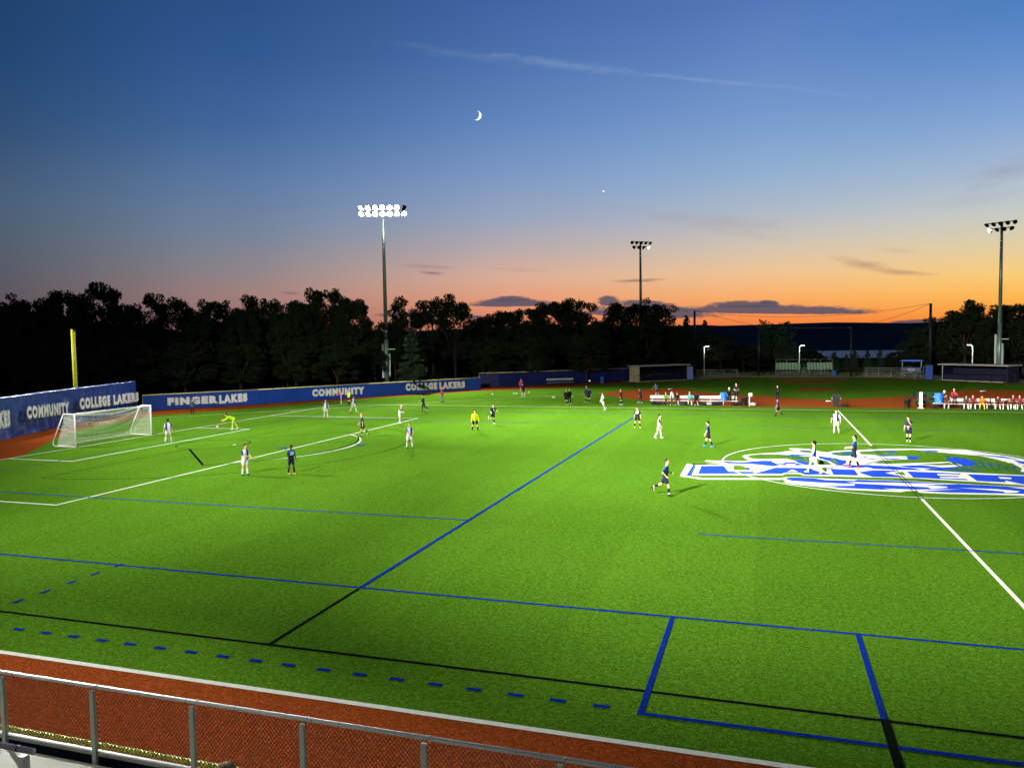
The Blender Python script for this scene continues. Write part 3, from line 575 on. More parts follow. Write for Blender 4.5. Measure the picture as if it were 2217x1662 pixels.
def ray_line(px, py, a, b, z=None):                 # where the picture column px crosses the vertical wall a-b
    a = Vector(a); b = Vector(b); v = ray(px, py); d = b - a; c = Vector((CAM.x, CAM.y)); vv = Vector((v.x, v.y))
    den = vv.x * (-d.y) - vv.y * (-d.x); r = a - c; t = (r.x * (-d.y) - r.y * (-d.x)) / den
    return CAM + v * t
def word(s, seg, q0, q1, parent, hh=None, off=0.05, **k):
    """q0,q1: (px, bottom row, top row) at the left and right end of the word, read off the photograph"""
    a, b = seg; A = ray_line(q0[0], q0[1], a, b); At = ray_line(q0[0], q0[2], a, b); B = ray_line(q1[0], q1[1], a, b); Bt = ray_line(q1[0], q1[2], a, b)
    d = Vector(b) - Vector(a); nn = Vector((d.y, -d.x, 0)).normalized(); h = ((At.z - A.z) + (Bt.z - B.z)) / 2
    ox = Vector(parent.location); lettering(s, A + nn * off - ox, B + nn * off - ox, h, parent, nn, **k)
word('FINGER', bf_pts[0:2], (365, 876, 863), (468, 871, 857), bfence)
word('LAKES', bf_pts[0:2], (468 + 8, 872, 857), (534, 867, 852), bfence)
word('COMMUNITY', bf_pts[1:3], (677, 857, 843.5), (786, 851, 839), bfence)
word('COLLEGE', bf_pts[2:4], (879, 844.5, 831.5), (945, 841.5, 829), bfence)
word('LAKERS', bf_pts[2:4], (952, 841, 829), (1005, 838, 826), bfence)
word('COMMUNITY', (tuple(T1), tuple(T2)), (48, 905, 884), (138, 893, 871), tarp, off=0.42)
word('COLLEGE', (tuple(T2), tuple(T3)), (164, 884, 864), (229, 876, 857.5), tarp, off=0.42)
word('LAKERS', (tuple(T2), tuple(T3)), (238, 874.5, 856), (291, 867, 851), tarp, off=0.42)
word('FINGER LAKES', (tuple(T0), tuple(T1)), (-90, 940, 906), (10, 920, 892), tarp, off=0.42)

# foul pole
fp = ray_line(172, 834, T2, T3); nrm = Vector(((T3 - T2).y, -(T3 - T2).x, 0)).normalized(); base = Vector((fp.x, fp.y, 0)) - nrm * 0.5
ztop = zat(base, 164, 713); root = empty('foul_pole', base, math.atan2((T3 - T2).y, (T3 - T2).x), 'tall bright yellow foul pole behind the tarpaulin wall', 'foul pole')
mb = MB(); mb.bar((0, 0, 0), (0, 0, ztop), 0.09, 12); mb.build('pole', M_yel, root, smooth=True)
mb = MB(); mb.bar((0.52, 0, 3.5), (0.52, 0, ztop - 0.2), 0.05, 8); mb.bar((0.52, 0, ztop - 0.2), (0.05, 0, ztop - 0.02), 0.05, 8); mb.bar((0.52, 0, 3.5), (0.05, 0, 3.3), 0.05, 8)
for k in range(1, 4): mb.bar((0, 0, 3.5 + k * (ztop - 3.7) / 4), (0.52, 0, 3.5 + k * (ztop - 3.7) / 4), 0.035, 6)
for k in range(1, 8): mb.bar((0.065 * k, 0, 3.5), (0.065 * k, 0, ztop - 0.25), 0.008, 4)
mb.build('wing_frame', M_yel, root)

# ------------------------------------------------------------------ goal
goal = empty('soccer_goal', (0, 0, 0), 0, 'large white soccer goal with white net in front of the tarpaulin', 'goal')
r = 0.06
mb = MB(); mb.bar((0, -3.72, 0.01), (0, -3.72, 2.5), r, 12); mb.build('goal_post', M_white, goal, smooth=True)
mb = MB(); mb.bar((0, 3.72, 0.01), (0, 3.72, 2.5), r, 12); mb.build('goal_post', M_white, goal, smooth=True)
mb = MB(); mb.bar((0, -3.78, 2.47), (0, 3.78, 2.47), r, 12); mb.build('crossbar', M_white, goal, smooth=True)
side = [(0, 2.47), (-0.95, 2.47), (-1.12, 2.38), (-2.15, 0.42), (-2.2, 0.2), (-2.05, 0.06), (0, 0.05)]
for y in (-3.72, 3.72):
    mb = MB(); mb.path([(x, y, z) for x, z in side], 0.045, 10); mb.build('side_frame', M_white, goal, smooth=True)
mb = MB(); mb.bar((-2.05, -3.72, 0.05), (-2.05, 3.72, 0.05), 0.03, 8); mb.build('ground_bar', M_white, goal)
def netpt(u, v):        # u along the width 0..1, v along roof and back 0..1
    prof = [(0, 2.45), (-0.95, 2.42), (-1.05, 2.1), (-1.45, 1.1), (-1.72, 0.35), (-1.8, 0.05)]
    L = [0]
    for i in range(5): L.append(L[-1] + math.hypot(prof[i + 1][0] - prof[i][0], prof[i + 1][1] - prof[i][1]))
    s = v * L[-1]
    for i in range(5):
        if s <= L[i + 1] + 1e-9: t = (s - L[i]) / (L[i + 1] - L[i]); x = prof[i][0] + t * (prof[i + 1][0] - prof[i][0]); z = prof[i][1] + t * (prof[i + 1][1] - prof[i][1]); break
    sag = math.sin(math.pi * u) * math.sin(math.pi * min(1, v * 1.15)) if v < 0.87 else 0
    return Vector((x + 0.35 * sag, -3.7 + 7.4 * u, z - 0.42 * sag))
mb = MB(); nu, nv = 60, 32
for i in range(nu + 1):
    pts = [netpt(i / nu, j / 16) for j in range(17)]
    for j in range(16): mb.bar(pts[j], pts[j + 1], 0.0088, 3)
for j in range(nv + 1):
    pts = [netpt(i / 24, j / nv) for i in range(25)]
    for i in range(24): mb.bar(pts[i], pts[i + 1], 0.0088, 3)
mb.build('net', M_net, goal)
for y in (-3.70, 3.70):
    mb = MB()
    def back_x(z): 
        for (a, b_) in (((-0.95, 2.42), (-1.05, 2.1)), ((-1.05, 2.1), (-1.45, 1.1)), ((-1.45, 1.1), (-1.72, 0.35)), ((-1.72, 0.35), (-1.8, 0.05))):
            if b_[1] <= z <= a[1]: t = (a[1] - z) / (a[1] - b_[1]); return a[0] + t * (b_[0] - a[0])
        return -1.0
    k = 0.06
    while k < 2.42: mb.bar((0, y, k), (back_x(k), y, k - 0.03), 0.0088, 3); k += 0.11
    k = 0.06
    while k < 1.8:
        zt = 2.42 if k < 0.98 else max(0.06, [z for z in [x / 50 for x in range(3, 122)] if back_x(z) <= -k][-1]) if any(back_x(x / 50) <= -k for x in range(3, 122)) else 0.06
        mb.bar((-k, y, 0.05), (-k, y, zt), 0.0088, 3); k += 0.11
    mb.build('side_net', M_net, goal)
# top ropes of the net hanging in curves
for (za, xb, sag) in ((2.2, -1.15, 1.0), (1.35, -1.6, 0.95)):
    mb = MB(); pts = [(xb + 0.25 * math.sin(math.pi * t / 20), -3.7 + 7.4 * t / 20, za - sag * (4 * (t / 20) * (1 - t / 20)) * 0.7) for t in range(21)]; mb.path(pts, 0.016, 5); mb.build('net_rope', M_net, goal)

# ------------------------------------------------------------------ floodlight masts
def mast(px, base_py, dist, top_py, ntop, nbot, lit_top, lit_bot, spacing, face_deg, label, tiltpx=0, pos=None, ht=None):
    p = at(px, base_py, dist) if pos is None else Vector(pos); p.z = 0
    H = zat(p, px, top_py) if ht is None else ht
    f = math.atan2(CAM.y - p.y, CAM.x - p.x) + math.pi / 2 + R(face_deg)   # local x along the arms; local -y looks to the field
    root = empty('floodlight_mast', p, f, label, 'floodlight', 'floodlight masts round the field')
    mb = MB(); mb.bar((0, 0, 0), (0, 0, H * 0.35), 0.36, 16, 0.30); mb.bar((0, 0, H * 0.35), (0, 0, H + 0.1), 0.30, 16, 0.19); mb.build('pole', M_pole, root, smooth=True)
    w = (ntop - 1) * spacing; wb = (nbot - 1) * spacing
    mb = MB(); mb.box((0, -0.1, H), (w + 0.3, 0.14, 0.14)); mb.build('cross_arm', M_dark, root)
    mb = MB(); mb.box((0, -0.1, H - 0.92), (wb + 0.3, 0.14, 0.14)); mb.build('cross_arm', M_aluw if any(lit_bot) and len([1 for q in lit_bot if q]) > 2 else M_dark, root)  # pale only on masts with a lit row: lamp light put into the colour
    for n, zz, lits in ((ntop, H, lit_top), (nbot, H - 0.92, lit_bot)):
        for i in range(n):
            x = (i - (n - 1) / 2) * spacing; aim = (i - (n - 1) / 2) * 14.0
            if n == 4: aim *= 2.2
            mt = (Matrix.Rotation(R(aim), 3, 'Z') @ Matrix.Rotation(R(-33), 3, 'X'))
            fl = MB(); c = Vector((x, -0.25, zz - 0.36))
            fs_ = 1.0 if sum(lit_bot) > 3 else 0.82; n0 = len(fl.v)
            fl.box((x, -0.1, zz - 0.16), (0.08, 0.08, 0.25))
            # hooded round reflector
            n_ = 14; vs = []; fs = []
            for (yy, rr) in ((0.28, 0.12), (0.10, 0.30), (-0.16, 0.36)):
                for k in range(n_): t = 2 * math.pi * k / n_; vs.append(c + mt @ Vector((rr * fs_ * math.cos(t), yy * fs_, 0.72 * rr * fs_ * math.sin(t))))
            for q in range(2):
                for k in range(n_): k2 = (k + 1) % n_; fs.append((q * n_ + k, q * n_ + k2, (q + 1) * n_ + k2, (q + 1) * n_ + k))
            fs.append(tuple(range(n_)))
            vz = []
            for k in range(n_ + 1):
                t = math.pi * (-0.08) + math.pi * 1.16 * k / n_
                for yy in (-0.14, -0.62): vz.append(c + mt @ Vector((0.37 * fs_ * math.cos(t), yy * fs_, 0.27 * fs_ * math.sin(t))))
            fl.add(vs, fs); fl.add(vz, [(2 * k, 2 * k + 1, 2 * k + 3, 2 * k + 2) for k in range(n_)])
            ho = fl.build('floodlight', M_aluw if lits[i] else M_dark, root, smooth=False)  # lit lamps: pale housing colour stands in for light inside the hood
            ln = MB(); vs = [c + mt @ Vector(((0.38 if lits[i] else 0.35) * math.cos(2 * math.pi * k / n_), -0.17, (0.235 if lits[i] else 0.25) * math.sin(2 * math.pi * k / n_))) for k in range(n_)] + [c + mt @ Vector((0, -0.27 if lits[i] else -0.26, 0))]
            ln.add(vs, [(k, (k + 1) % n_, n_) for k in range(n_)]); ln.build('lens', M_lens if lits[i] else M_dark, ho)
    mb = MB(); mb.box((-0.55, 0.0, 4.4), (0.32, 0.3, 5.2)); mb.build('ballast_cabinet', M_galv, root)
    mb = MB(); mb.box((0.5, 0, 3.8), (0.24, 0.26, 3.4)); mb.build('ballast_cabinet', M_galv, root)
    mb = MB(); mb.box((0.85, 0, 6.2), (1.1, 0.1, 0.12)); mb.build('bracket', M_aluw, root)
    if sum(lit_bot) > 3:
        for zz in (H - 0.9, H - 3.0):
            l = bpy.data.lights.new('spill', 'POINT'); l.energy = 300; l.shadow_soft_size = 0.4; o = bpy.data.objects.new('spill', l); COL.objects.link(o)
            q_ = Matrix.Rotation(f, 3, 'Z') @ Vector((0.2, -1.3, 0)); o.location = p + q_ + Vector((0, 0, zz))
    return root
m1 = mast(838, 820, 122, 449, 7, 7, [1, 1, 1, 1, 1, 1, 0], [1] * 7, 1.02, -8, 'brightly lit floodlight mast behind the blue fence')
m2 = mast(1388, 800, 163, 524, 5, 4, [0] * 5, [0, 0, 0, 1], 1.02, 30, 'dark floodlight mast behind the tan-walled dugout')
m3 = mast(2163, 790, 150, 482, 5, 4, [0] * 5, [1, 0, 0, 0], 1.02, -24, 'dark floodlight mast behind the right dugout')
for o in (m2, m3): o.rotation_euler.z += math.pi * 0
mast(0, 0, 0, 0, 7, 7, [1] * 7, [1] * 7, 1.02, 0, 'lit floodlight mast beyond the left end of the field', pos=(-25, -9, 0), ht=28)
mast(0, 0, 0, 0, 7, 7, [1] * 7, [1] * 7, 1.02, 180, 'lit floodlight mast behind the near stand', pos=(21.5, -61, 0), ht=28)

# ------------------------------------------------------------------ moon and planet
def far_obj(px, py, dist): v = ray(px, py).normalized(); return CAM + v * dist
mc = far_obj(1036, 250.5, 9000); q = Matrix((_r, _u, -_d)).transposed()
rad = 9.6 / FPX * 9000
pts = []
for i in range(25):
    t = R(-100) + R(200) * i / 24; pts.append((math.cos(t) * rad, math.sin(t) * rad))
for i in range(1, 24):
    t = R(100) - R(200) * i / 24; pts.append((math.cos(t) * rad * 0.52 + 0.0 * rad, math.sin(t) * rad * 0.97))
mb = MB(); n = len(pts); vs = []
tl = R(-18)
for zz in (-2, 2):
    for x, y in pts:
        x2 = x * math.cos(tl) - y * math.sin(tl); y2 = x * math.sin(tl) + y * math.cos(tl); vs.append(q @ Vector((x2 - rad * 0.4, y2, zz)))
tri = tessellate_polygon([[Vector((x, y, 0)) for x, y in pts]])
mb.add(vs, [(i, (i + 1) % n, n + (i + 1) % n, n + i) for i in range(n)] + [tuple(t) for t in tri] + [tuple(n + i for i in t) for t in tri])
o = mb.build('moon', M_moon); o.location = mc; tag(o, 'thin bright crescent moon high in the blue sky', 'moon')
mb = MB(); mb.ell((0, 0, 0), (8.5, 8.5, 8.5)); o = mb.build('planet', M_moon); o.location = far_obj(1306.5, 414, 9000); tag(o, 'tiny white planet point low in the sky right of the moon', 'planet')
# ------------------------------------------------------------------ dugouts, stands and other things round the infield
def dugout(A, ang, L, D, H, mirror, label):
    root = empty('dugout', (A[0], A[1], 0), ang, label, 'dugout', 'baseball dugouts')
    s = -1 if mirror else 1          # local x along the front away from the outfield end, local y to the back
    X = lambda x: s * x
    mb = MB(); mb.box((X(0.12), D / 2, H / 2), (0.24, D, H)); mb.build('side_wall', M_tan if not mirror else M_dug, root)
    mb = MB(); mb.box((X(L - 0.1), D / 2, H / 2), (0.2, D, H)); mb.build('side_wall', M_dark if not mirror else M_dug, root)
    mb = MB(); mb.box((X(L / 2), D - 0.05, H / 2), (L - 0.5, 0.1, H)); mb.build('back_wall', M_dug, root)
    mb = MB(); mb.box((X(L / 2), D / 2 - 0.1, H + 0.09), (L + 0.5, D + 0.9, 0.18)); mb.build('roof', M_conc, root)
    mb = MB(); mb.box((X(L / 2), 0.15, 0.07), (L - 0.5, 0.9, 0.1)); mb.build('kerb', M_conc, root)
    mb = MB()
    for k in range(6): mb.bar((X(0.3 + k * (L - 0.6) / 5), -0.35, 0), (X(0.3 + k * (L - 0.6) / 5), -0.35, 1.15), 0.04, 8)
    mb.bar((X(-1.2), -0.35, 1.15), (X(L), -0.35, 1.15), 0.045, 8); mb.bar((X(-1.2), -0.35, 0), (X(-1.2), -0.35, 1.15), 0.045, 8); mb.build('front_rail', M_dark, root)
    mb = MB(); mb.box((X(L / 2), 0.25, 0.62), (L - 0.6, 0.04, 0.95)); mb.build('front_pad', M_dug, root)
    for k in (0.36, 0.62):
        mb = MB(); mb.box((X(L * k), 0.85, 1.0), (L * 0.24, 0.04, 0.26)); mb.box((X(L * k), 0.7, 0.75), (L * 0.24, 0.3, 0.05)); mb.build('bench', M_aluw, root)
    mb = MB(); mb.bar((X(L - 0.3), -0.2, 0), (X(L - 0.3), -0.2, H), 0.05, 8); mb.build('post', M_galv, root)
    return root
dugout((28.3, 80.9), R(45), 10.2, 2.6, 2.55, False, 'dugout with tan side wall and flat roof left of home plate')
dugout((81.5, 80.9), R(-45), 10.2, 2.6, 2.4, True, 'dark dugout with pale roof edge at the right')
# dark and blue screens beside the dugouts
for px, m_, lab in ((1494, M_blue, 'blue padded screen at the right end of the left dugout'), (2011, M_blue, 'blue padded screen at the left end of the right dugout')):
    p = G(px, 823); root = empty('screen', (p.x, p.y, 0), 0, lab, 'screen', 'blue screens beside the dugouts')
    mb = MB(); mb.box((0, 0, 1.25), (1.0, 0.1, 2.2)); mb.build('panel', m_, root); mb = MB(); mb.bar((-0.55, 0, 0), (-0.55, 0, 2.45), 0.05, 8); mb.bar((0.55, 0, 0), (0.55, 0, 2.45), 0.05, 8); mb.bar((-0.55, 0, 2.4), (0.55, 0, 2.4), 0.04, 8); mb.build('frame', M_dark, root)
p = G(1289, 828); root = empty('gate_panel', (p.x, p.y, 0), R(38), 'bright blue gate in the dark navy fence', 'gate')
mb = MB(); mb.box((0, -0.18, 1.1), (1.9, 0.05, 2.1)); mb.build('panel', M_blue, root)
mb = MB(); [mb.bar((x, -0.18, 0), (x, -0.18, 2.25), 0.035, 6) for x in (-0.98, 0.98)]; mb.bar((-0.98, -0.18, 2.22), (0.98, -0.18, 2.22), 0.03, 6); mb.build('frame', M_dark, root)
def lathe_bin(name, p, h, rt, rb, m, lab, cat, group=None, square=False, lid=True):
    root = empty(name, (p.x, p.y, 0), 0, lab, cat, group); n = 4 if square else 18; off = math.pi / 4 if square else 0
    mb = MB(); vs = []; prof = ((0.0, rb), (0.04, rb), (h * 0.88, rt * 0.97), (h * 0.9, rt * 1.06), (h, rt * 1.06), (h, rt * 0.92), (h * 0.8, rt * 0.88))
    for zz, rr in prof:
        for k in range(n): t = off + 2 * math.pi * k / n; vs.append((rr * math.cos(t), rr * math.sin(t), zz + 0.02))
    fs = [tuple(reversed(range(n)))] + [(q * n + k, q * n + (k + 1) % n, (q + 1) * n + (k + 1) % n, (q + 1) * n + k) for q in range(len(prof) - 1) for k in range(n)] + [tuple(range((len(prof) - 1) * n, len(prof) * n))]
    mb.add(vs, fs); mb.build('bin_body', m, root, smooth=not square)
    mb = MB()
    for s_ in (-1, 1): mb.box((s_ * rt * (0.95 if not square else 0.78), 0, h * 0.8), (0.05, 0.14, 0.04))
    mb.build('handle', m, root)
    return root
lathe_bin('drum', G(1304.5, 828.5), 0.95, 0.30, 0.28, M_bluebin, 'blue drum standing by the bright blue gate', 'drum')
lathe_bin('trash_can', G(1611.5, 878), 0.86, 0.33, 0.25, M_black, 'black trash can at the right end of the long white bench', 'trash can', 'black trash cans')
lathe_bin('trash_can', G(1964.5, 883), 0.86, 0.32, 0.26, M_black, 'black trash can left of the white marker post', 'trash can', 'black trash cans')
b_ = lathe_bin('wheeled_bin', G(1810, 880), 1.05, 0.50, 0.40, M_black, 'tall square black wheeled bin alone on the orange infield', 'wheeled bin', square=True)
mb = MB(); mb.box((0, 0.05, 1.11), (0.74, 0.78, 0.06)); mb.box((0, 0.30, 1.2), (0.7, 0.05, 0.14)); mb.build('lid', M_black, b_)
mb = MB(); [mb.box((s_ * 0.41, -0.1, 0.86), (0.06, 0.3, 0.1)) for s_ in (-1, 1)]; mb.build('side_grip', M_aluw, b_)
lathe_bin('drum', G(1806.5, 813), 0.95, 0.38, 0.34, M_bluebin, 'blue drum at the right end of the green-seated stand', 'drum')
# bullpen bench
p = G(1213, 834); root = empty('bullpen_bench', (p.x, p.y, 0), R(38), 'small silver bench in front of the dark navy fence', 'bench')
mb = MB(); mb.box((0, 0.1, 0.95), (4.6, 0.05, 0.34)); mb.build('backrest', M_galv, root); mb = MB(); mb.box((0, -0.15, 0.48), (4.6, 0.3, 0.05)); mb.build('seat', M_galv, root)
for s_ in (-2, 0, 2): mb = MB(); mb.bar((s_, 0.1, 0), (s_, 0.1, 1.0), 0.03, 6); mb.bar((s_, -0.15, 0), (s_, -0.15, 0.46), 0.03, 6); mb.build('leg', M_dark, root)
# low chain rail in front of the bullpen
pa = G(1060, 842); pb = G(1300, 831.5); root = empty('low_rail_fence', (pa.x, pa.y, 0), 0, 'low dark railing in front of the navy fence', 'railing')
d = pb - pa; mb = MB(); mb.bar((0, 0, 0.95), (d.x, d.y, 0.95), 0.03, 6); mb.build('rail', M_dark, root)
for k in range(9): mb = MB(); mb.bar((d.x * k / 8, d.y * k / 8, 0), (d.x * k / 8, d.y * k / 8, 0.97), 0.03, 6); mb.build('post', M_dark, root)
# green-seated stand
root = empty('grandstand', (54.75, 99.6, 0), 0, 'small grandstand with rows of green seats behind home plate', 'grandstand')
Wd = 9.6
for r_ in range(4):
    mb = MB(); mb.box((0, r_ * 0.75, 0.42 + r_ * 0.36), (Wd, 0.6, 0.05)); mb.build('deck_plank', M_alud, root)
seat = MB(); seat.box((0, 0, 0.42), (0.42, 0.4, 0.05)); seat.box((0, 0.2, 0.66), (0.42, 0.05, 0.42)); seat.box((0, 0.05, 0.22), (0.06, 0.06, 0.4)); seat_me = seat.mesh('seat'); seat_me.materials.append(M_grass_seat)
for r_ in range(1, 4):
    for k in range(18):
        x = -Wd / 2 + 0.3 + k * (Wd - 0.6) / 17
        if 8 <= k <= 9: continue
        o = bpy.data.objects.new('seat', seat_me); COL.objects.link(o); o.parent = root; o.location = (x, r_ * 0.75, 0.42 + r_ * 0.36 + 0.03)
for xx in (-2.8, 2.8):
    mb = MB(); mb.box((xx, -0.25, 0.72), (2.6, 0.28, 0.04)); mb.bar((xx - 1.2, -0.25, 0), (xx - 1.2, -0.25, 0.7), 0.03, 6); mb.bar((xx + 1.2, -0.25, 0), (xx + 1.2, -0.25, 0.7), 0.03, 6); mb.build('bench_row', M_alud, root)
mb = MB()
for k in range(6): x = -Wd / 2 + k * Wd / 5; mb.bar((x, 2.7, 0), (x, 2.7, 2.95), 0.035, 6); mb.bar((x, -0.2, 0), (x, 2.7, 1.5), 0.03, 6)
mb.bar((-Wd / 2, 2.7, 2.95), (Wd / 2, 2.7, 2.95), 0.035, 6); mb.bar((-Wd / 2, 2.7, 2.0), (Wd / 2, 2.7, 2.0), 0.025, 6)
for x in (-Wd / 2, Wd / 2): mb.bar((x, -0.3, 1.2), (x, 2.7, 2.95), 0.035, 6); mb.bar((x, -0.3, 0), (x, -0.3, 1.2), 0.035, 6)
mb.build('frame', M_alud, root)
mb = MB()
for r_ in range(4): mb.box((0, r_ * 0.75 - 0.35, 0.2 + r_ * 0.36), (1.0, 0.3, 0.04))
mb.bar((0.0, -0.3, 0), (0, 1.9, 2.1), 0.03, 6); mb.build('stair', M_alud, root)
# small bleachers
def bleacher(p, W_, rows, label, rz=0):
    root = empty('bleacher', (p[0], p[1], 0), rz, label, 'bleachers', 'small aluminium bleachers behind the infield')
    for r_ in range(rows):
        mb = MB(); mb.box((0, r_ * 0.65, 0.42 + r_ * 0.28), (W_, 0.26, 0.05)); mb.build('seat_plank', M_alud, root)
        mb = MB(); mb.box((0, r_ * 0.65 - 0.32, 0.12 + r_ * 0.28), (W_, 0.24, 0.04)); mb.build('foot_plank', M_alud, root)
    mb = MB()
    for k in range(4):
        x = -W_ / 2 + 0.3 + k * (W_ - 0.6) / 3; mb.bar((x, 0, 0), (x, (rows - 1) * 0.65, 0.38 + (rows - 1) * 0.28), 0.03, 6); mb.bar((x, (rows - 1) * 0.65, 0), (x, (rows - 1) * 0.65, 0.38 + (rows - 1) * 0.28), 0.03, 6); mb.bar((x, 0, 0), (x, 0, 0.4), 0.03, 6); mb.bar((x, 0, 0.02), (x, (rows - 1) * 0.65, 0.02), 0.03, 6)
    mb.build('frame', M_alud, root); return root
bleacher((40.0, 97.6), 7.6, 4, 'low aluminium bleachers right of the tan-walled dugout', R(8))
bleacher((67.2, 96.0), 6.4, 5, 'low aluminium bleachers left of the blue-roofed booth', R(-10))
# announcer booth
root = empty('announcer_booth', (71.2, 95.0, 0), R(-12), 'raised open booth with bright blue roof at the right', 'booth')
mb = MB(); mb.box((0, 0, 0.85), (3.0, 1.8, 0.08)); mb.build('platform', M_alud, root)
mb = MB()
for x in (-1.4, 1.4):
    for y in (-0.8, 0.8): mb.bar((x, y, 0.1), (x, y, 2.75), 0.04, 6)
mb.bar((-1.4, -0.8, 0.4), (1.4, -0.8, 0.4), 0.03, 6); mb.bar((-1.4, 0.8, 0.4), (1.4, 0.8, 0.4), 0.03, 6); mb.bar((-1.4, -0.8, 2.7), (-1.4, 0.8, 2.7), 0.03, 6); mb.bar((1.4, -0.8, 2.7), (1.4, 0.8, 2.7), 0.03, 6); mb.build('frame', M_alud, root)
mb = MB(); mb.box((-0.05, -0.86, 1.4), (2.7, 0.05, 0.8)); pn = mb.build('banner', M_navy, root)
mb = MB()
for k in range(5): a = math.pi * k / 4; mb.box((0.45 * math.cos(a), -0.892, 1.42 + 0.14 * math.sin(a)), (0.28, 0.006, 0.05))
mb.box((0, -0.892, 1.25), (0.7, 0.006, 0.05)); mb.build('banner_emblem', M_ltfill, pn)
mb = MB(); mb.box((0, 0, 2.82), (3.3, 2.1, 0.1)); mb.box((0, 0, 2.92), (2.9, 1.7, 0.1)); mb.build('roof', mat('blue_canopy', (30, 90, 200), 0.5), root)
mb = MB(); [mb.bar((1.75, -0.8 + 0.0, z), (1.75, 0.0, z), 0.02, 6) for z in (0.3, 0.6, 0.9, 1.3, 1.7)]; [mb.bar((1.75, y, 0.1), (1.75, y, 1.9), 0.025, 6) for y in (-0.8, 0.0)]; mb.build('ladder', M_alud, root)
for x in (-1.2, 0.6, 1.9):
    mb = MB(); vs = []
    mb.bar((x, -0.95, 0.25), (x, -0.85, 0.25), 0.24, 14); mb.build('wheel', M_black, root, smooth=False)
# backstop poles, cables, net fence
poles = {}
for nm, px, by, ty, dist, lab in (('A', 1504, 800, 673, 158, 'tall netting pole left of the spiky tree'), ('B', 2013, 800, 657, 152, 'tall netting pole right of the hill'), ('C', 1642.5, 815, 706, 149, 'backstop pole left of the green-seated stand'), ('D', 1842, 815, 708, 147, 'backstop pole right of the green-seated stand')):
    p = at(px, by, dist); p.z = 0; H = zat(p, px, ty); o = empty('netting_pole', p, 0, lab, 'pole', 'backstop netting poles')
    mb = MB(); rr = 0.26 if nm in 'AB' else 0.17; mb.bar((0, 0, 0), (0, 0, H), rr, 12, rr * 0.8); mb.build('shaft', M_dark, o, smooth=True)
    mb = MB(); mb.box((0, 0, H - 0.12), (0.5, 0.1, 0.1)); mb.build('pulley_arm', M_dark, o)
    poles[nm] = Vector((p.x, p.y, H))
def cable(a, b, sag, label):
    o = empty('cable', a, 0, label, 'cable', 'netting cables'); d = b - a; n = 16
    pts = [d * (i / n) - Vector((0, 0, sag * 4 * (i / n) * (1 - i / n))) for i in range(n + 1)]
    mb = MB(); mb.path(pts, 0.028, 5); mb.build('wire', M_dark, o)
cable(poles['A'], poles['B'], 1.7, 'upper cable spanning between the two tall netting poles')
cable(poles['A'], poles['C'] , 0.1, 'cable sloping down from the left tall pole'); cable(poles['B'], poles['D'], 0.5, 'cable sloping down from the right tall pole'); cable(poles['C'], poles['D'], 0.25, 'cable between the two short backstop poles')
a = poles['C']; b_ = poles['D']; pa = G(1500, 820); pb = G(2000, 824)
root = empty('backstop_fence', (0, 0, 0), 0, 'low dark chain fence curving in front of the stands', 'fence')
pl = [Vector((36.6, 90.6, 0)), Vector((43.2, 96.6, 0)), Vector((48, 98.2, 0)), Vector((61.5, 98.2, 0)), Vector((66.8, 96.6, 0)), Vector((73.4, 90.2, 0))]
mb = MB(); mb.path([q_ + Vector((0, -0.0, 1.15)) for q_ in pl], 0.03, 6); mb.build('rail', M_dark, root)
for i in range(5):
    L = (pl[i + 1] - pl[i]).length; n = max(1, round(L / 2.6))
    for k in range(n): q_ = pl[i].lerp(pl[i + 1], k / n); mb = MB(); mb.bar(q_, q_ + Vector((0, 0, 1.15)), 0.035, 6); mb.build('post', M_dark, root)
# street lamps
for px, ty, dist, s_, lab in ((1524.5, 750, 153, 1, 'lit lamp post behind the left bleachers'), (1730.5, 748, 156, 1, 'lit lamp post behind the green-seated stand'), (2105, 746.5, 152, -1, 'lit lamp post behind the right dugout')):
    p = at(px, 800, dist); p.z = 0; H = zat(p, px, ty); rz = math.atan2(_r.y, _r.x)
    root = empty('lamp_post', p, rz, lab, 'lamp post', 'lit lamp posts behind the infield')
    mb = MB(); mb.bar((0, 0, 0), (0, 0, H - 0.1), 0.11, 10, 0.08); mb.build('pole', M_aluw, root, smooth=True)
    mb = MB(); mb.bar((0, 0, H - 0.12), (s_ * 0.55, 0, H + 0.02), 0.05, 6); mb.box((s_ * 0.6, 0, H + 0.03), (0.75, 0.34, 0.10)); hd = mb.build('lamp_head', M_galv, root)
    mb = MB(); mb.box((s_ * 0.6, 0, H - 0.035), (0.6, 0.28, 0.02)); mb.build('lens', M_lamp, hd)
    l = bpy.data.lights.new('lamp_glow', 'POINT'); l.energy = 160; l.shadow_soft_size = 0.12; l.color = (1, 0.97, 0.85); o = bpy.data.objects.new('lamp_glow', l); COL.objects.link(o)
    o.location = p + Vector((math.cos(rz) * s_ * 0.6, math.sin(rz) * s_ * 0.6 - 0.3, H - 0.25))

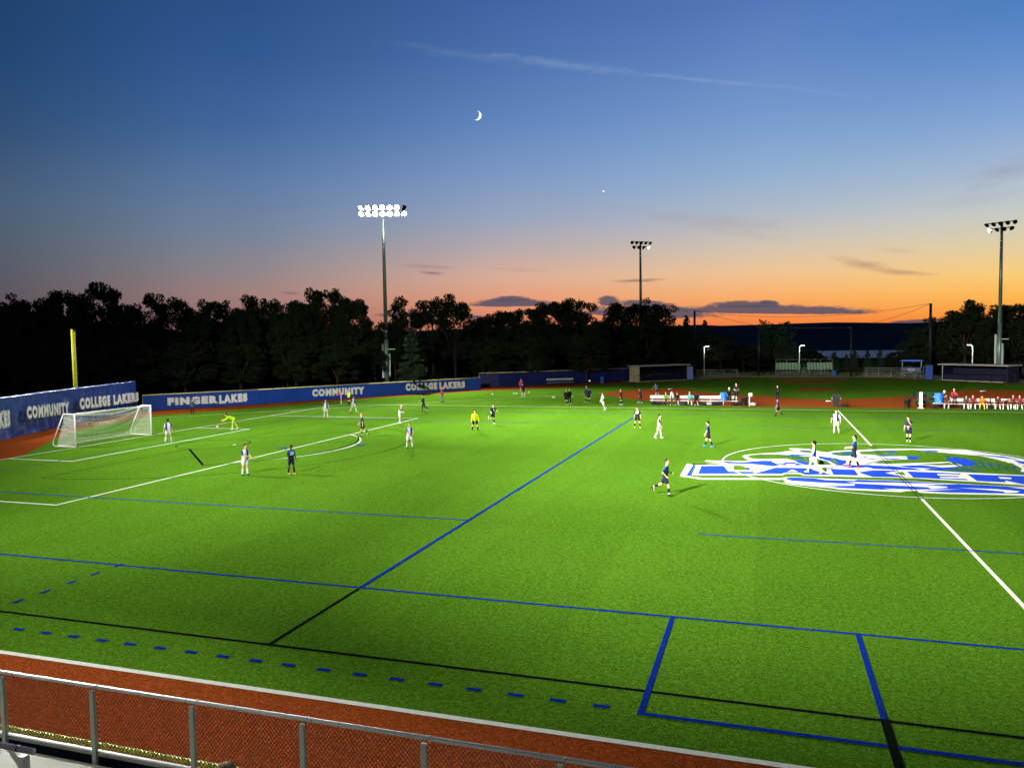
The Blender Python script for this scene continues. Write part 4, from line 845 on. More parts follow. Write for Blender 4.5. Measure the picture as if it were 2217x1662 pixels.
# ------------------------------------------------------------------ team benches and gear
def team_bench(x0, x1, y, label):
    root = empty('team_bench', ((x0 + x1) / 2, y, 0.01), 0, label, 'bench', 'long white aluminium team benches'); L = x1 - x0
    mb = MB(); mb.box((0, 0, 0.45), (L, 0.28, 0.045)); mb.build('seat', M_white, root)
    mb = MB(); mb.box((0, 0.26, 0.82), (L, 0.05, 0.30)); mb.build('backrest', M_white, root)
    n = max(2, round(L / 1.8))
    for k in range(n + 1):
        x = -L / 2 + 0.25 + k * (L - 0.5) / n; mb = MB(); mb.box((x, 0.0, 0.22), (0.05, 0.26, 0.41)); mb.box((x, 0.22, 0.56), (0.05, 0.05, 0.4)); mb.box((x, 0.10, 0.40), (0.05, 0.26, 0.04)); mb.build('leg', M_aluw, root)
    return root
bx0 = G(1404, 877).x; by = 38.6
team_bench(bx0, G(1499, 879).x, by, 'white team bench with the boy in the green bib'); team_bench(G(1503, 879).x, G(1598, 880).x, by, 'white team bench with the blue cooler on its seat')
rb = 37.6
RX = lambda px: G(px, 888).x
team_bench(RX(2058), RX(2152), rb, 'white team bench beside the green utility cart'); team_bench(RX(2156), RX(2290), rb, 'white team bench cut by the right edge of the photo')
def cooler(p, s, label):
    root = empty('water_cooler', p, 0, label, 'cooler', 'blue water coolers'); mb = MB(); n = 16; vs = []
    prof = ((0, .17), (.03, .18), (.40, .19), (.42, .20), (.46, .20), (.47, .17))
    for z, r_ in prof:
        for k in range(n): t = 2 * math.pi * k / n; vs.append((r_ * s * math.cos(t), r_ * s * math.sin(t), z * s))
    mb.add(vs, [tuple(reversed(range(n)))] + [(q * n + k, q * n + (k + 1) % n, (q + 1) * n + (k + 1) % n, (q + 1) * n + k) for q in range(len(prof) - 1) for k in range(n)] + [tuple(range(5 * n, 6 * n))]); mb.build('tank', M_bluebin, root, smooth=False)
    mb = MB(); mb.bar((0, -0.19 * s, 0.08 * s), (0, -0.25 * s, 0.06 * s), 0.02 * s, 6); mb.build('tap', M_white, root)
    mb = MB(); [mb.box((q * 0.21 * s, 0, 0.3 * s), (0.04 * s, 0.1 * s, 0.05 * s)) for q in (-1, 1)]; mb.build('handle', M_aluw, root)
cooler((G(1566, 879).x, by, 0.49), 1.9, 'blue water cooler on the seat of the left team bench')
cooler((RX(2041), rb - 0.3, 0.55), 2.1, 'big blue water cooler on a stand beside the utility cart')
mb = MB(); x_ = RX(2041); mb.box((0, 0, 0.52), (1.1, 0.6, 0.04)); mb.build
root = empty('cooler_stand', (x_, rb - 0.3, 0.01), 0, 'small table under the big blue cooler', 'table'); mb = MB(); mb.box((0, 0, 0.51), (1.1, 0.6, 0.045)); mb.build('tabletop', M_aluw, root)
for a_ in (-0.5, 0.5):
    for c_ in (-0.25, 0.25): mb = MB(); mb.bar((a_, c_, 0), (a_, c_, 0.49), 0.025, 6); mb.build('leg', M_dark, root)
# equipment bags
random.seed(11)
def bag(p, L, W_, H, m_, label, seed, grp):
    mb = MB(); mb.ell((0, 0, H * 0.5), (L / 2, W_ / 2, H / 2), nu=16, nv=10); me = mb.mesh('bag', True)
    for v in me.vertices:
        nn = mnoise.noise(Vector((v.co.x * 5, v.co.y * 5, v.co.z * 5 + seed))); v.co += v.co.normalized() * nn * 0.06
        v.co.z = max(0.0, v.co.z)
        for ax, lim in ((0, L * 0.42), (1, W_ * 0.42)): v.co[ax] = max(-lim, min(lim, v.co[ax]))
    me.materials.append(m_); root = empty('bag', p, random.uniform(-0.5, 0.5), label, 'bag', grp)
    o = bpy.data.objects.new('bag_body', me); COL.objects.link(o); o.parent = root
    mb = MB(); pts = [(-L * 0.2 + L * 0.4 * t / 8, 0, H * 0.92 + 0.1 * math.sin(math.pi * t / 8)) for t in range(9)]; mb.path(pts, 0.014, 5); mb.build('strap', M_dark, root)
M_cloth_k = mat('bag_black', (18, 18, 22), 0.8); M_cloth_n = mat('bag_navy', (24, 30, 52), 0.8); M_cloth_w = mat('bag_pale', (150, 152, 150), 0.7)
for i, (px, m_, lab) in enumerate(((1411, M_cloth_k, 'black kit bag under the left end of the long white bench'), (1421, M_cloth_k, 'dark bag second from the left end of the bench'), (1432, M_cloth_n, 'navy bag just left of the boy in green bib'), (1478, M_cloth_n, 'navy bag right of the player in black'), (1484, M_cloth_k, 'black bag left of the person in teal'), (1516, M_cloth_k, 'black bag right of the player in black hood'),
        (1524, M_cloth_k, 'dark bag under the middle of the right bench half'), (1534, M_cloth_w, 'pale bag under the middle of the bench'), (1545, M_cloth_k, 'black bag beneath the cooler'), (1556, M_cloth_n, 'grey navy bag left of the dark-clad coach'), (1588, M_cloth_k, 'large black bag under the feet of the standing coach'), (1598, M_cloth_k, 'black bag next to the trash can'), (1630, M_cloth_w, 'white bag behind the low corner post'))):
    g = G(px, 878.5); bag((g.x, g.y if px > 1600 else by - 0.45 + random.uniform(-.15, .2), 0.012), random.uniform(0.6, 0.85), 0.42, random.uniform(0.28, 0.4), m_, lab, i, 'kit bags under the team benches')
for i, (px, m_, lab) in enumerate(((2030, M_cloth_k, 'dark bag under the small cooler table'), (2152, M_cloth_k, 'black bag between the goalkeeper in orange and the next player'), (2120, M_cloth_n, 'navy bag at the feet of the maroon player'), (2092, M_cloth_k, 'black bag left of the player with white sleeves'))):
    bag((RX(px), rb - 0.25, 0.012), 0.7, 0.4, 0.32, m_, lab, i + 20, 'kit bags under the right benches')
g = G(1829, 881); bag((g.x, g.y, 0.016), 0.9, 0.45, 0.3, M_cloth_k, 'black bag on the orange turf right of the tall bin', 40, 'kit bags')
# posts
g = G(1622.5, 879); root = empty('marker_post', (g.x, g.y, 0.01), 0, 'thin white post right of the left trash can', 'post')
mb = MB(); mb.bar((0, 0, 0), (0, 0, 1.35), 0.055, 8); mb.build('shaft', M_white, root); mb = MB(); mb.box((0.1, 0, 1.2), (0.35, 0.12, 0.34)); mb.build('head', M_white, root)
g = G(1993.5, 884); root = empty('marker_post', (g.x, g.y, 0.01), 0, 'white marker post with dark writing left of the cart', 'post')
mb = MB(); mb.box((0, 0, 0.8), (0.26, 0.26, 1.6)); mb.box((0, 0, 0.03), (0.5, 0.5, 0.05)); mb.build('shaft', M_white, root); mb = MB(); [mb.box((0, -0.134, 0.3 + 0.14 * k), (0.05, 0.008, 0.09)) for k in range(8)]; mb.build('letters', M_dark, root)
# corner flag
root = empty('corner_flag', (0, HW, 0.01), math.atan2(_r.y, _r.x), 'corner flag with red pennant at the far left corner', 'flag')
mb = MB(); mb.bar((0, 0, 0), (0, 0, 1.5), 0.035, 8); mb.build('pole', M_white, root); mb = MB()
vs = []
for i in range(9):
    for j in range(5): t = i / 8; vs.append((-0.5 * t, 0.05 * math.sin(t * 6), 1.5 - 0.36 * (j / 4) * (1 - 0.5 * t) - 0.25 * t))
mb.add(vs, [(i * 5 + j, i * 5 + j + 1, (i + 1) * 5 + j + 1, (i + 1) * 5 + j) for i in range(8) for j in range(4)]); mb.build('pennant', mat('red_cloth', (200, 50, 50), 0.8), root)
# balls
M_ballo = mat('ball_orange_white', (230, 200, 190), 0.4, nscale=9, namt=0.2)
def ball(p, label, r_=0.11, m_=None):
    mb = MB(); mb.ell((0, 0, 0), (r_, r_, r_), nu=20, nv=12); o = mb.build('soccer_ball', m_ or M_ball, smooth=True); o.location = p; tag(o, label, 'ball', 'soccer balls')
    mb = MB()
    for th, ph in ((20, 0), (60, 60), (75, 130), (80, 200), (60, 280), (100, 330), (110, 95), (130, 180), (140, 20), (150, 260)):
        t, f = R(th), R(ph); nn = Vector((math.sin(t) * math.cos(f), math.sin(t) * math.sin(f), math.cos(t))); mb.bar(nn * (r_ * 0.985), nn * (r_ * 1.004), r_ * 0.2, 5)
    mb.build('ball_patch', M_dark if not m_ else mat('ball_patch_orange', (230, 120, 90)), o)
g = G(470.4, 926); ball((g.x, g.y, 0.12), 'white and orange ball rolling before the bending goalkeeper', m_=M_ballo)
for px, py, lab in ((1066.5, 855, 'white ball farthest left near the navy fence'), (1112.3, 853, 'white ball left of the pink-clad pair'), (1118.3, 853.5, 'white ball right beside its twin left of the pair'), (1145, 850.5, 'white ball right of the pair by the navy fence'), (1196.7, 861.5, 'left of two touching balls before the capped player'), (1200.5, 862, 'right of two touching balls before the capped player'), (1131, 853.5, 'white ball at the feet of the player in black top'), (1383.5, 872, 'white ball at the foot of the navy tracksuit player')):
    g = G(px, py); ball((g.x, g.y, 0.12), lab)
g = G(1240, 872); ball((g.x, g.y, zat(g, 1240, 858.3)), 'white ball bouncing right of the capped pair', 0.12)
g = G(1277, 862); ball((g.x, g.y, zat(g, 1276, 824.3)), 'white ball in the air before the bright blue gate', 0.12)
# utility cart
root = empty('utility_cart', (RX(2028), rb + 1.6, 0.01), R(4), 'dark green utility cart with yellow wheel hubs behind the cooler', 'utility cart')
M_jd = mat('cart_green', (20, 52, 24), 0.4, 0.5); M_hub = mat('cart_hub_yellow', (200, 180, 40), 0.5)
mb = MB(); mb.box((-0.55, 0, 0.98), (1.5, 1.35, 0.06)); mb.box((-0.55, -0.66, 1.22), (1.5, 0.05, 0.45)); mb.box((-0.55, 0.66, 1.22), (1.5, 0.05, 0.45)); mb.box((0.18, 0, 1.22), (0.05, 1.35, 0.45)); mb.build('cargo_bed', M_jd, root)
mb = MB(); mb.box((-1.6, 0, 0.98), (0.6, 1.35, 0.05)); mb.box((-1.32, 0, 1.3), (0.05, 1.3, 0.5)); mb.build('tailgate', M_black, root)
mb = MB(); mb.box((0.1, 0, 0.6), (2.9, 0.9, 0.22)); mb.box((1.35, 0, 0.85), (0.6, 1.2, 0.5)); mb.box((1.45, 0, 1.12), (0.4, 1.1, 0.16)); mb.box((0.6, 0, 0.72), (0.7, 1.2, 0.2)); mb.build('body', M_jd, root)
mb = MB(); mb.box((0.55, 0, 0.92), (0.5, 1.1, 0.12)); mb.box((0.33, 0, 1.2), (0.1, 1.1, 0.42)); mb.build('seat', M_black, root)
mb = MB(); mb.bar((1.15, -0.3, 1.05), (0.98, -0.3, 1.3), 0.025, 6)
for k in range(12): a0 = 2 * math.pi * k / 12; a1 = 2 * math.pi * (k + 1) / 12; mb.bar((0.97 + 0.1 * math.cos(a0), -0.3 + 0.17 * math.sin(a0), 1.3 + 0.1 * math.cos(a0)), (0.97 + 0.1 * math.cos(a1), -0.3 + 0.17 * math.sin(a1), 1.3 + 0.1 * math.cos(a1)), 0.015, 5)
mb.build('steering_wheel', M_black, root)
for x in (-0.75, 1.2):
    for y in (-0.66, 0.66):
        mb = MB(); mb.bar((x, y - 0.14, 0.31), (x, y + 0.14, 0.31), 0.31, 20); tw = mb.build('wheel', M_black, root); mb = MB(); mb.bar((x, y - 0.155, 0.31), (x, y + 0.155, 0.31), 0.16, 14); mb.build('hub', M_hub, tw)

# ------------------------------------------------------------------ near stand: walkway, guard fence, field fence
RY = -39.09; RZ = 2.3
bz = onplane_y(203, 1624, RY).z; yz = onplane_y(203, 1609, -38.95).z; DZ = bz - 0.12
x0s, x1s = 26.0, 52.5
posts = [onplane_y(px, py, RY).x for px, py in ((12, 1480), (206, 1500), (421, 1530), (659, 1565), (921, 1600), (1215, 1650))]
sp = (posts[-1] - posts[0]) / 5; posts = [posts[0] - sp * k for k in (3, 2, 1)] + posts + [posts[-1] + sp * k for k in (1, 2, 3)]
root = empty('guard_fence', (0, 0, 0), 0, 'chain-link guard fence with bright rail along the front of the stand', 'fence')
mb = MB(); mb.bar((posts[0], RY, RZ), (posts[-1], RY, RZ), 0.031, 14); mb.build('top_rail', M_aluw, root, smooth=True)
mb = MB(); mb.bar((posts[0], RY, bz), (posts[-1], RY, bz), 0.032, 14); mb.build('bottom_rail', M_aluw, root, smooth=True)
for x in posts:
    mb = MB(); mb.box((x, RY - 0.055, (RZ + DZ - 0.25) / 2 - 0.02), (0.072, 0.05, RZ - DZ + 0.2)); mb.build('post', M_galv, root)
    mb = MB(); [mb.bar((x + o_, RY, z_), (x + o_ + 0.012, RY, z_), 0.041, 10) for o_ in (0.05, ) for z_ in (RZ,)]; mb.bar((x - 0.05, RY, bz), (x - 0.038, RY, bz), 0.032, 10); mb.build('clamp', M_galv, root)
k_ties = MB(); x = posts[0] + 0.2
while x < posts[-1]: k_ties.bar((x, RY, RZ), (x + 0.006, RY, RZ), 0.0330, 8); x += 0.42
k_ties.build('wire_ties', M_dark, root)
for i in range(len(posts) - 1):
    mb = MB(); a_, b_ = posts[i], posts[i + 1]; h0, h1 = bz + 0.02, RZ - 0.02; Hh = h1 - h0; dw = 0.062; n = int((b_ - a_ + Hh * 0.85) / dw)
    sl = 0.85
    for k in range(n + 1):
        for s_ in (1, -1):
            xs = a_ + k * dw - (Hh * sl if s_ == 1 else 0); p0 = [xs, h0]; p1 = [xs + s_ * Hh * sl, h1]
            if s_ == -1: p1 = [xs - Hh * sl, h1]
            (xa, za), (xb, zb) = p0, p1
            def clip(xa, za, xb, zb):
                if xa > xb: xa, za, xb, zb = xb, zb, xa, za
                if xb < a_ or xa > b_: return None
                t0 = max(0, (a_ - xa) / (xb - xa)); t1 = min(1, (b_ - xa) / (xb - xa)); return (xa + t0 * (xb - xa), za + t0 * (zb - za), xa + t1 * (xb - xa), za + t1 * (zb - za))
            c_ = clip(xa, za, xb, zb)
            if c_: mb.bar((c_[0], RY + 0.042 + s_ * 0.004, c_[1]), (c_[2], RY + 0.042 + s_ * 0.004, c_[3]), 0.0042, 4)
    mb.build('chain_link_mesh', M_vine, root)
root = empty('near_field_fence', (0, 0, 0), 0, 'padded field fence with ribbed yellow cap just beyond the guard fence', 'fence')
mb = MB(); mb.box((45, -38.98, yz / 2 - 0.02), (100, 0.08, yz - 0.1)); mb.build('pad', M_dug, root)
mb = MB(); xs_ = [-3.0, 32.99]; rr_ = [0.034, 0.034]; x = 33.0
while x < 51: xs_ += [x, x + 0.03, x + 0.04, x + 0.07]; rr_ += [0.040, 0.040, 0.034, 0.034]; x += 0.08
xs_ += [51.2, 95]; rr_ += [0.034, 0.034]; n = 12
vs = [(x, -38.95 + q_ * math.cos(2 * math.pi * k / n), yz + q_ * math.sin(2 * math.pi * k / n)) for x, q_ in zip(xs_, rr_) for k in range(n)]
mb.add(vs, [(i * n + k, i * n + (k + 1) % n, (i + 1) * n + (k + 1) % n, (i + 1) * n + k) for i in range(len(xs_) - 1) for k in range(n)]); mb.build('cap', M_yel, root, smooth=True, fixn=True)
mb = MB(); mb.box((45, -39.025, yz - 0.085), (100, 0.02, 0.085)); mb.build('cap_skirt', M_white, root)
root = empty('walkway', (0, 0, 0), 0, 'pale walkway at the foot of the stand in the lower left corner', 'walkway'); root['kind'] = 'structure'; del root['category']
y0 = RY - 0.16; M_deck = mat('pale_deck', (208, 206, 186), 0.6, 0.4, nscale=2, namt=0.06)
for k in range(12):
    xa = posts[1] + sp * (k - 3) + 0.02; mb = MB(); mb.box((xa + sp / 2, y0 - 1.1, DZ - 0.03), (sp - 0.012, 2.2, 0.06)); mb.box((xa + sp / 2, y0 + 0.012, DZ - 0.14), (sp - 0.012, 0.02, 0.28)); mb.build('deck_panel', M_deck, root)
# stair rail in the corner
pe = CAM + ray(72, 1626) * 6.1; pp = CAM + ray(42, 1628) * 6.1
root = empty('stair_rail', (pe.x, pe.y, DZ), 0, 'short aluminium handrail in the lower left corner', 'handrail')
mb = MB(); mb.bar((0, 0, pe.z - DZ), (-2.2, 0.0, pe.z - DZ), 0.024, 12); mb.build('rail', M_aluw, root, smooth=True); mb = MB(); mb.box((pp.x - pe.x, 0.0, (pp.z - DZ) / 2 - 0.02), (0.055, 0.055, pp.z - DZ - 0.04)); mb.build('post', M_alu, root); mb = MB(); mb.bar((-0.16, 0, pe.z - DZ), (-0.145, 0, pe.z - DZ), 0.027, 12); mb.build('rail_joint', M_dark, root)
root = empty('stand_rows', (0, 0, 0), 0, 'aluminium seating rows of the near stand under the viewer', 'stand')
for k in range(9):
    mb = MB(); mb.box((45, y0 - 2.55 - k * 0.72, DZ + 0.45 + k * 0.47), (30, 0.28, 0.05)); mb.build('seat_plank', M_alu, root); mb = MB(); mb.box((45, y0 - 2.9 - k * 0.72, DZ + 0.40 + k * 0.47), (30, 0.4, 0.05)); mb.build('foot_plank', M_alu, root)

# ------------------------------------------------------------------ people
def remesh(mb, voxel, name, m, parent, it=3, fac=0.5):
    me = mb.mesh(name); o = bpy.data.objects.new(name, me); COL.objects.link(o)
    md = o.modifiers.new('r', 'REMESH'); md.mode = 'VOXEL'; md.voxel_size = voxel; md.use_smooth_shade = True
    if it: ms = o.modifiers.new('s', 'SMOOTH'); ms.factor = fac; ms.iterations = it
    dg = bpy.context.evaluated_depsgraph_get(); me2 = bpy.data.meshes.new_from_object(o.evaluated_get(dg)); o.modifiers.clear(); o.data = me2; me2.name = name; bpy.data.meshes.remove(me)
    me2.materials.clear(); me2.materials.append(m); o.parent = parent; return o
MC = {}
def cm(c, rough=0.75):
    k = (tuple(c), rough)
    if k not in MC: MC[k] = mat('cloth_%d_%d_%d' % tuple(c), c, rough, 0.2, nscale=12, namt=0.12, bump=0.1, bscale=60)
    return MC[k]
def hairm(c):
    k = (tuple(c), 'hair')
    if k not in MC: MC[k] = mat('hair_%d_%d_%d' % tuple(c), c, 0.8, 0.2, nscale=55, namt=0.75, bump=0.8, bscale=70)
    return MC[k]
def two_mat(name, fn):
    m = bpy.data.materials.new(name); m.use_nodes = True; t = m.node_tree; b = t.nodes['Principled BSDF']; b.inputs['Roughness'].default_value = 0.75; b.inputs['Specular IOR Level'].default_value = 0.2
    tcn = t.nodes.new('ShaderNodeTexCoord'); sp_ = t.nodes.new('ShaderNodeSeparateXYZ'); t.links.new(tcn.outputs['Object'], sp_.inputs[0]); fn(t, b, sp_); return m
def half_and_half(t, b, sp_):            # white shirt, blue panel on the wearer's left chest, blue right sleeve
    rp = t.nodes.new('ShaderNodeValToRGB'); rp.color_ramp.interpolation = 'CONSTANT'; mp_ = t.nodes.new('ShaderNodeMapRange'); mp_.inputs[1].default_value = -0.5; mp_.inputs[2].default_value = 0.5
    t.links.new(sp_.outputs[0], mp_.inputs[0]); t.links.new(mp_.outputs[0], rp.inputs[0]); cr = rp.color_ramp; wh = (*lin((206, 208, 208)), 1); bl = (*lin((24, 44, 130)), 1)
    cr.elements[0].position = 0; cr.elements[0].color = wh; cr.elements[1].position = 0.31; cr.elements[1].color = bl
    for p_, c_ in ((0.475, wh), (0.685, bl)): e = cr.elements.new(p_); e.color = c_
    t.links.new(rp.outputs[0], b.inputs['Base Color'])
def fade(c1, c2, z0, z1):
    def f(t, b, sp_):
        mp_ = t.nodes.new('ShaderNodeMapRange'); mp_.inputs[1].default_value = z0; mp_.inputs[2].default_value = z1; t.links.new(sp_.outputs[2], mp_.inputs[0])
        mx = t.nodes.new('ShaderNodeMix'); mx.data_type = 'RGBA'; mx.inputs['A'].default_value = (*lin(c1), 1); mx.inputs['B'].default_value = (*lin(c2), 1); t.links.new(mp_.outputs[0], mx.inputs['Factor']); t.links.new(mx.outputs['Result'], b.inputs['Base Color'])
    return f
J_white = two_mat('white_blue_jersey', half_and_half); J_navy = two_mat('navy_blue_jersey', fade((14, 22, 44), (14, 66, 118), 1.12, 1.38)); J_black = cm((14, 15, 20))
WHT = (204, 206, 202); NVY = (18, 26, 48); BLK = (14, 15, 18)
SK = {'l': (206, 158, 122), 'm': (168, 118, 84), 'd': (66, 42, 30)}
HR = {'s': (140, 116, 80), 'k': (20, 16, 14), 'b': (64, 40, 24), 'r': (150, 84, 36), 'y': (176, 140, 80), 'w': (220, 218, 214), 'g': (120, 112, 100)}
def person(px, py, phi, H, label, group, pose=None, top=('tee', J_white), bot=('shorts', WHT), socks=WHT, shoes=WHT, skin='l', hair='k', z0=0.02, loc=None, num=None, extra=None, ankle_tape=None, nearp=False):
    P_ = dict(lean=3, side=0, hL=4, hR=-4, kL=4, kR=4, abd=4, sL=4, sR=-4, aL=9, aR=9, eL=14, eR=14, iL=0, iR=0, yaw=0, nod=0, sit=False)
    P_.update(pose or {}); s = H / 1.78
    g = G(px, py) if loc is None else Vector(loc); tc_ = Vector((CAM.x - g.x, CAM.y - g.y)).normalized(); ri = Vector((-tc_.y, tc_.x))
    # picture right, seen from the camera
    ri = Vector((-tc_.y, tc_.x)) if Vector((-tc_.y, tc_.x)).dot(Vector((_r.x, _r.y))) > 0 else Vector((tc_.y, -tc_.x))
    fw = tc_ * math.cos(R(phi)) + ri * math.sin(R(phi)); rz = math.atan2(fw.y, fw.x) - math.pi / 2
    root = empty('person', (g.x, g.y, z0), rz, label, 'person', group)
    V = Vector; L_ = R(P_['lean']); sd = R(P_['side']); up = V((math.sin(sd), math.sin(L_), math.cos(L_))).normalized(); rt = V((1, 0, 0)); fd = up.cross(rt).normalized() * -1
    fd = V((0, math.cos(L_), -math.sin(L_))); pel = V((0, 0, 0.93)); neck = pel + up * 0.53; chest = pel + up * 0.36; waist = pel + up * 0.15
    legs = []
    for sg, f, k in ((-1, P_['hL'], P_['kL']), (1, P_['hR'], P_['kR'])):
        hip = pel + V((sg * 0.095, 0, -0.03)); a_ = R(P_['abd']); d1 = V((sg * math.sin(a_), math.sin(R(f)), -math.cos(R(f)))).normalized(); kn = hip + d1 * 0.42
        t_ = R(f - k); d2 = V((sg * math.sin(a_) * 0.5, math.sin(t_), -math.cos(t_))).normalized(); an = kn + d2 * 0.42
        toe = V((0, 1, 0)) if abs(f - k) < 24 else V((0, math.cos(t_), math.sin(t_)))
        if P_['sit']: toe = V((0, 1, 0))
        legs.append([hip, kn, an, toe])
    arms = []
    for sg, f, ab, e, inn in ((-1, P_['sL'], P_['aL'], P_['eL'], P_['iL']), (1, P_['sR'], P_['aR'], P_['eR'], P_['iR'])):
        sh = pel + up * 0.475 + V((sg * 0.185, 0, 0)); d1 = V((sg * math.sin(R(ab)), math.sin(R(f)) , -math.cos(R(f)))).normalized(); el = sh + d1 * 0.28
        d2 = V((sg * (math.sin(R(ab)) * 0.6 - math.sin(R(inn))), math.sin(R(f + e)), -math.cos(R(f + e)))).normalized(); wr = el + d2 * 0.25; arms.append([sh, el, wr, d2, sg])
    nod = R(P_['nod']); hu = V((0, math.sin(L_ * 0.5 + nod), math.cos(L_ * 0.5 + nod))).normalized(); head = neck + up * 0.06 + hu * 0.135
    yw = Matrix.Rotation(R(P_['yaw']), 3, 'Z'); hf = V((0, math.cos(L_ * 0.5 + nod), -math.sin(L_ * 0.5 + nod))); hm = Matrix((yw @ V((1, 0, 0)), yw @ hf, hu)).transposed(); h_ = lambda x, y, z: head + hm @ V((x, y, z))
    zmin = min([l_[2].z - 0.075 for l_ in legs]); off = V((-(legs[0][2].x + legs[1][2].x) / 2, -(legs[0][2].y + legs[1][2].y) / 2, -zmin))
    if P_['sit']: off = V((0, 0, P_['sit'] - 0.93 + 0.09))
    T = lambda p: (p + off) * s
    vox = 0.0095 if nearp else 0.013
    mb = MB(); C = lambda a, b, ra, rb: mb.cap(T(a), T(b), ra * s, rb * s, 10)
    C(pel + V((-0.055, 0, 0)), pel + V((0.055, 0, 0)), 0.105, 0.105); C(pel, waist, 0.115, 0.105); C(waist + V((-0.03, 0, 0)), chest + V((-0.06, 0, 0)), 0.095, 0.108); C(waist + V((0.03, 0, 0)), chest + V((0.06, 0, 0)), 0.095, 0.108)
    C(chest + V((-0.07, 0, 0)), chest + V((0.07, 0, 0)) + up * 0.03, 0.105, 0.105); C(pel + up * 0.46 + V((-0.15, 0, 0)), pel + up * 0.46 + V((0.15, 0, 0)), 0.06, 0.06); C(pel + up * 0.47, neck + up * 0.03, 0.075, 0.056); C(neck, head, 0.054, 0.05)
    for hip, kn, an, toe in legs:
        C(hip, kn, 0.088, 0.055); C(kn, kn.lerp(an, 0.3), 0.052, 0.056); C(kn.lerp(an, 0.3), an, 0.056, 0.036); C(an + V((0, 0, -0.03)), an + toe * 0.14 + V((0, 0, -0.045)), 0.034, 0.026)
    for sh, el, wr, d2, sg in arms:
        C(sh, el, 0.050, 0.038); C(el, wr, 0.038, 0.026)
        side_ = V((0, 0, 1)).cross(d2); side_ = side_.normalized() if side_.length > 0.1 else V((0, 1, 0)); fwd = d2; across = V((0, 1, 0)) - d2 * d2.y; across = across.normalized() if across.length > 0.15 else V((0, 0, 1)); palm_n = fwd.cross(across).normalized() * (-sg)
        pm = wr + fwd * 0.05; C(wr + fwd * 0.01 + across * 0.012, wr + fwd * 0.075 + across * 0.026, 0.020, 0.017); C(wr + fwd * 0.01 - across * 0.012, wr + fwd * 0.07 - across * 0.026, 0.020, 0.016)
        for i_, (of, ln) in enumerate(((0.033, 0.07), (0.012, 0.08), (-0.011, 0.075), (-0.032, 0.058))):
            q0 = wr + fwd * 0.085 + across * of; q1 = q0 + (fwd + palm_n * 0.35).normalized() * ln * 0.5; q2 = q1 + (fwd * 0.75 + palm_n * 0.7).normalized() * ln * 0.5; C(q0, q1, 0.0095, 0.0088); C(q1, q2, 0.0088, 0.0078)
        q0 = wr + fwd * 0.03 + across * 0.035; q1 = q0 + (across * 0.8 + fwd * 0.7).normalized() * 0.035; q2 = q1 + (fwd + across * 0.2 + palm_n * 0.3).normalized() * 0.03; C(q0, q1, 0.012, 0.0105); C(q1, q2, 0.0105, 0.009)
    mt = hm
    mb.ell(T(h_(0, 0, 0.012)), (0.076 * s, 0.094 * s, 0.108 * s), mt, 16, 12); mb.ell(T(h_(0, 0.02, -0.05)), (0.058 * s, 0.068 * s, 0.066 * s), mt, 14, 10); C(h_(0, 0.045, -0.085), h_(0, 0.06, -0.09), 0.026, 0.022)
    C(h_(0, 0.085, 0.01), h_(0, 0.108, -0.022), 0.010, 0.014)
    for e_ in (-1, 1): mb.ell(T(h_(e_ * 0.078, -0.004, -0.005)), (0.010 * s, 0.020 * s, 0.031 * s), mt, 8, 6); C(h_(e_ * 0.018, 0.082, 0.03), h_(e_ * 0.05, 0.072, 0.03), 0.010, 0.009)
    C(h_(-0.02, 0.082, -0.052), h_(0.02, 0.082, -0.052), 0.008, 0.008)
    body = remesh(mb, vox * s, 'body', cm(SK[skin], 0.55), root, 2, 0.35)
    if nearp:
        for e_ in (-1, 1): me_ = MB(); me_.ell(T(h_(e_ * 0.031, 0.086, 0.010)), (0.012 * s, 0.007 * s, 0.007 * s), mt, 8, 6); me_.build('eye', M_black, body)
    # hair
    if hair:
        mb = MB(); rs = 1.0 if hair[0] != 'c' else 1.0; curly = len(hair) > 1
        mb.ell(T(h_(0, -0.022, 0.040)), ((0.084 + 0.014 * curly) * s, (0.098 + 0.012 * curly) * s, (0.094 + 0.02 * curly) * s), mt, 16, 12); mb.ell(T(h_(0, -0.045, -0.01)), (0.074 * s, 0.066 * s, 0.085 * s), mt, 14, 10)
        random.seed(hash(label) % 1000)
        for i_ in range(26 if nearp else 10):
            a0 = random.uniform(0, 6.28); b0 = random.uniform(0.05, 1.2); q = V((math.sin(b0) * math.cos(a0) * 0.08, math.sin(b0) * math.sin(a0) * 0.085 - 0.025, 0.045 + math.cos(b0) * 0.085)); mb.ell(T(h_(*q)), (0.022 * s,) * 3, None, 6, 5)
        remesh(mb, 0.012 * s, 'hair' if hair[0] != 'w' or len(hair) < 3 else 'cap', hairm(HR[hair[0]]), root, 1, 0.4)
    # shirt
    kind, tm = top; tm = tm if not isinstance(tm, tuple) else cm(tm)
    bul = 0.02 if kind != 'jacket' else 0.034
    mb = MB(); hem = pel + up * (-0.02 if kind != 'crop' else 0.2)
    C(hem + V((-0.06, 0, 0)), waist + V((-0.05, 0, 0)), 0.108 + bul * 0.8, 0.10 + bul) if kind != 'crop' else None; C(hem + V((0.06, 0, 0)), waist + V((0.05, 0, 0)), 0.108 + bul * 0.8, 0.10 + bul) if kind != 'crop' else None
    w0 = waist if kind != 'crop' else pel + up * 0.24
    C(w0 + V((-0.045, 0, 0)), chest + V((-0.075, 0, 0)), 0.10 + bul, 0.108 + bul); C(w0 + V((0.045, 0, 0)), chest + V((0.075, 0, 0)), 0.10 + bul, 0.108 + bul); C(chest + V((-0.075, 0, 0)) + up * 0.03, chest + V((0.075, 0, 0)) + up * 0.03, 0.102 + bul, 0.102 + bul)
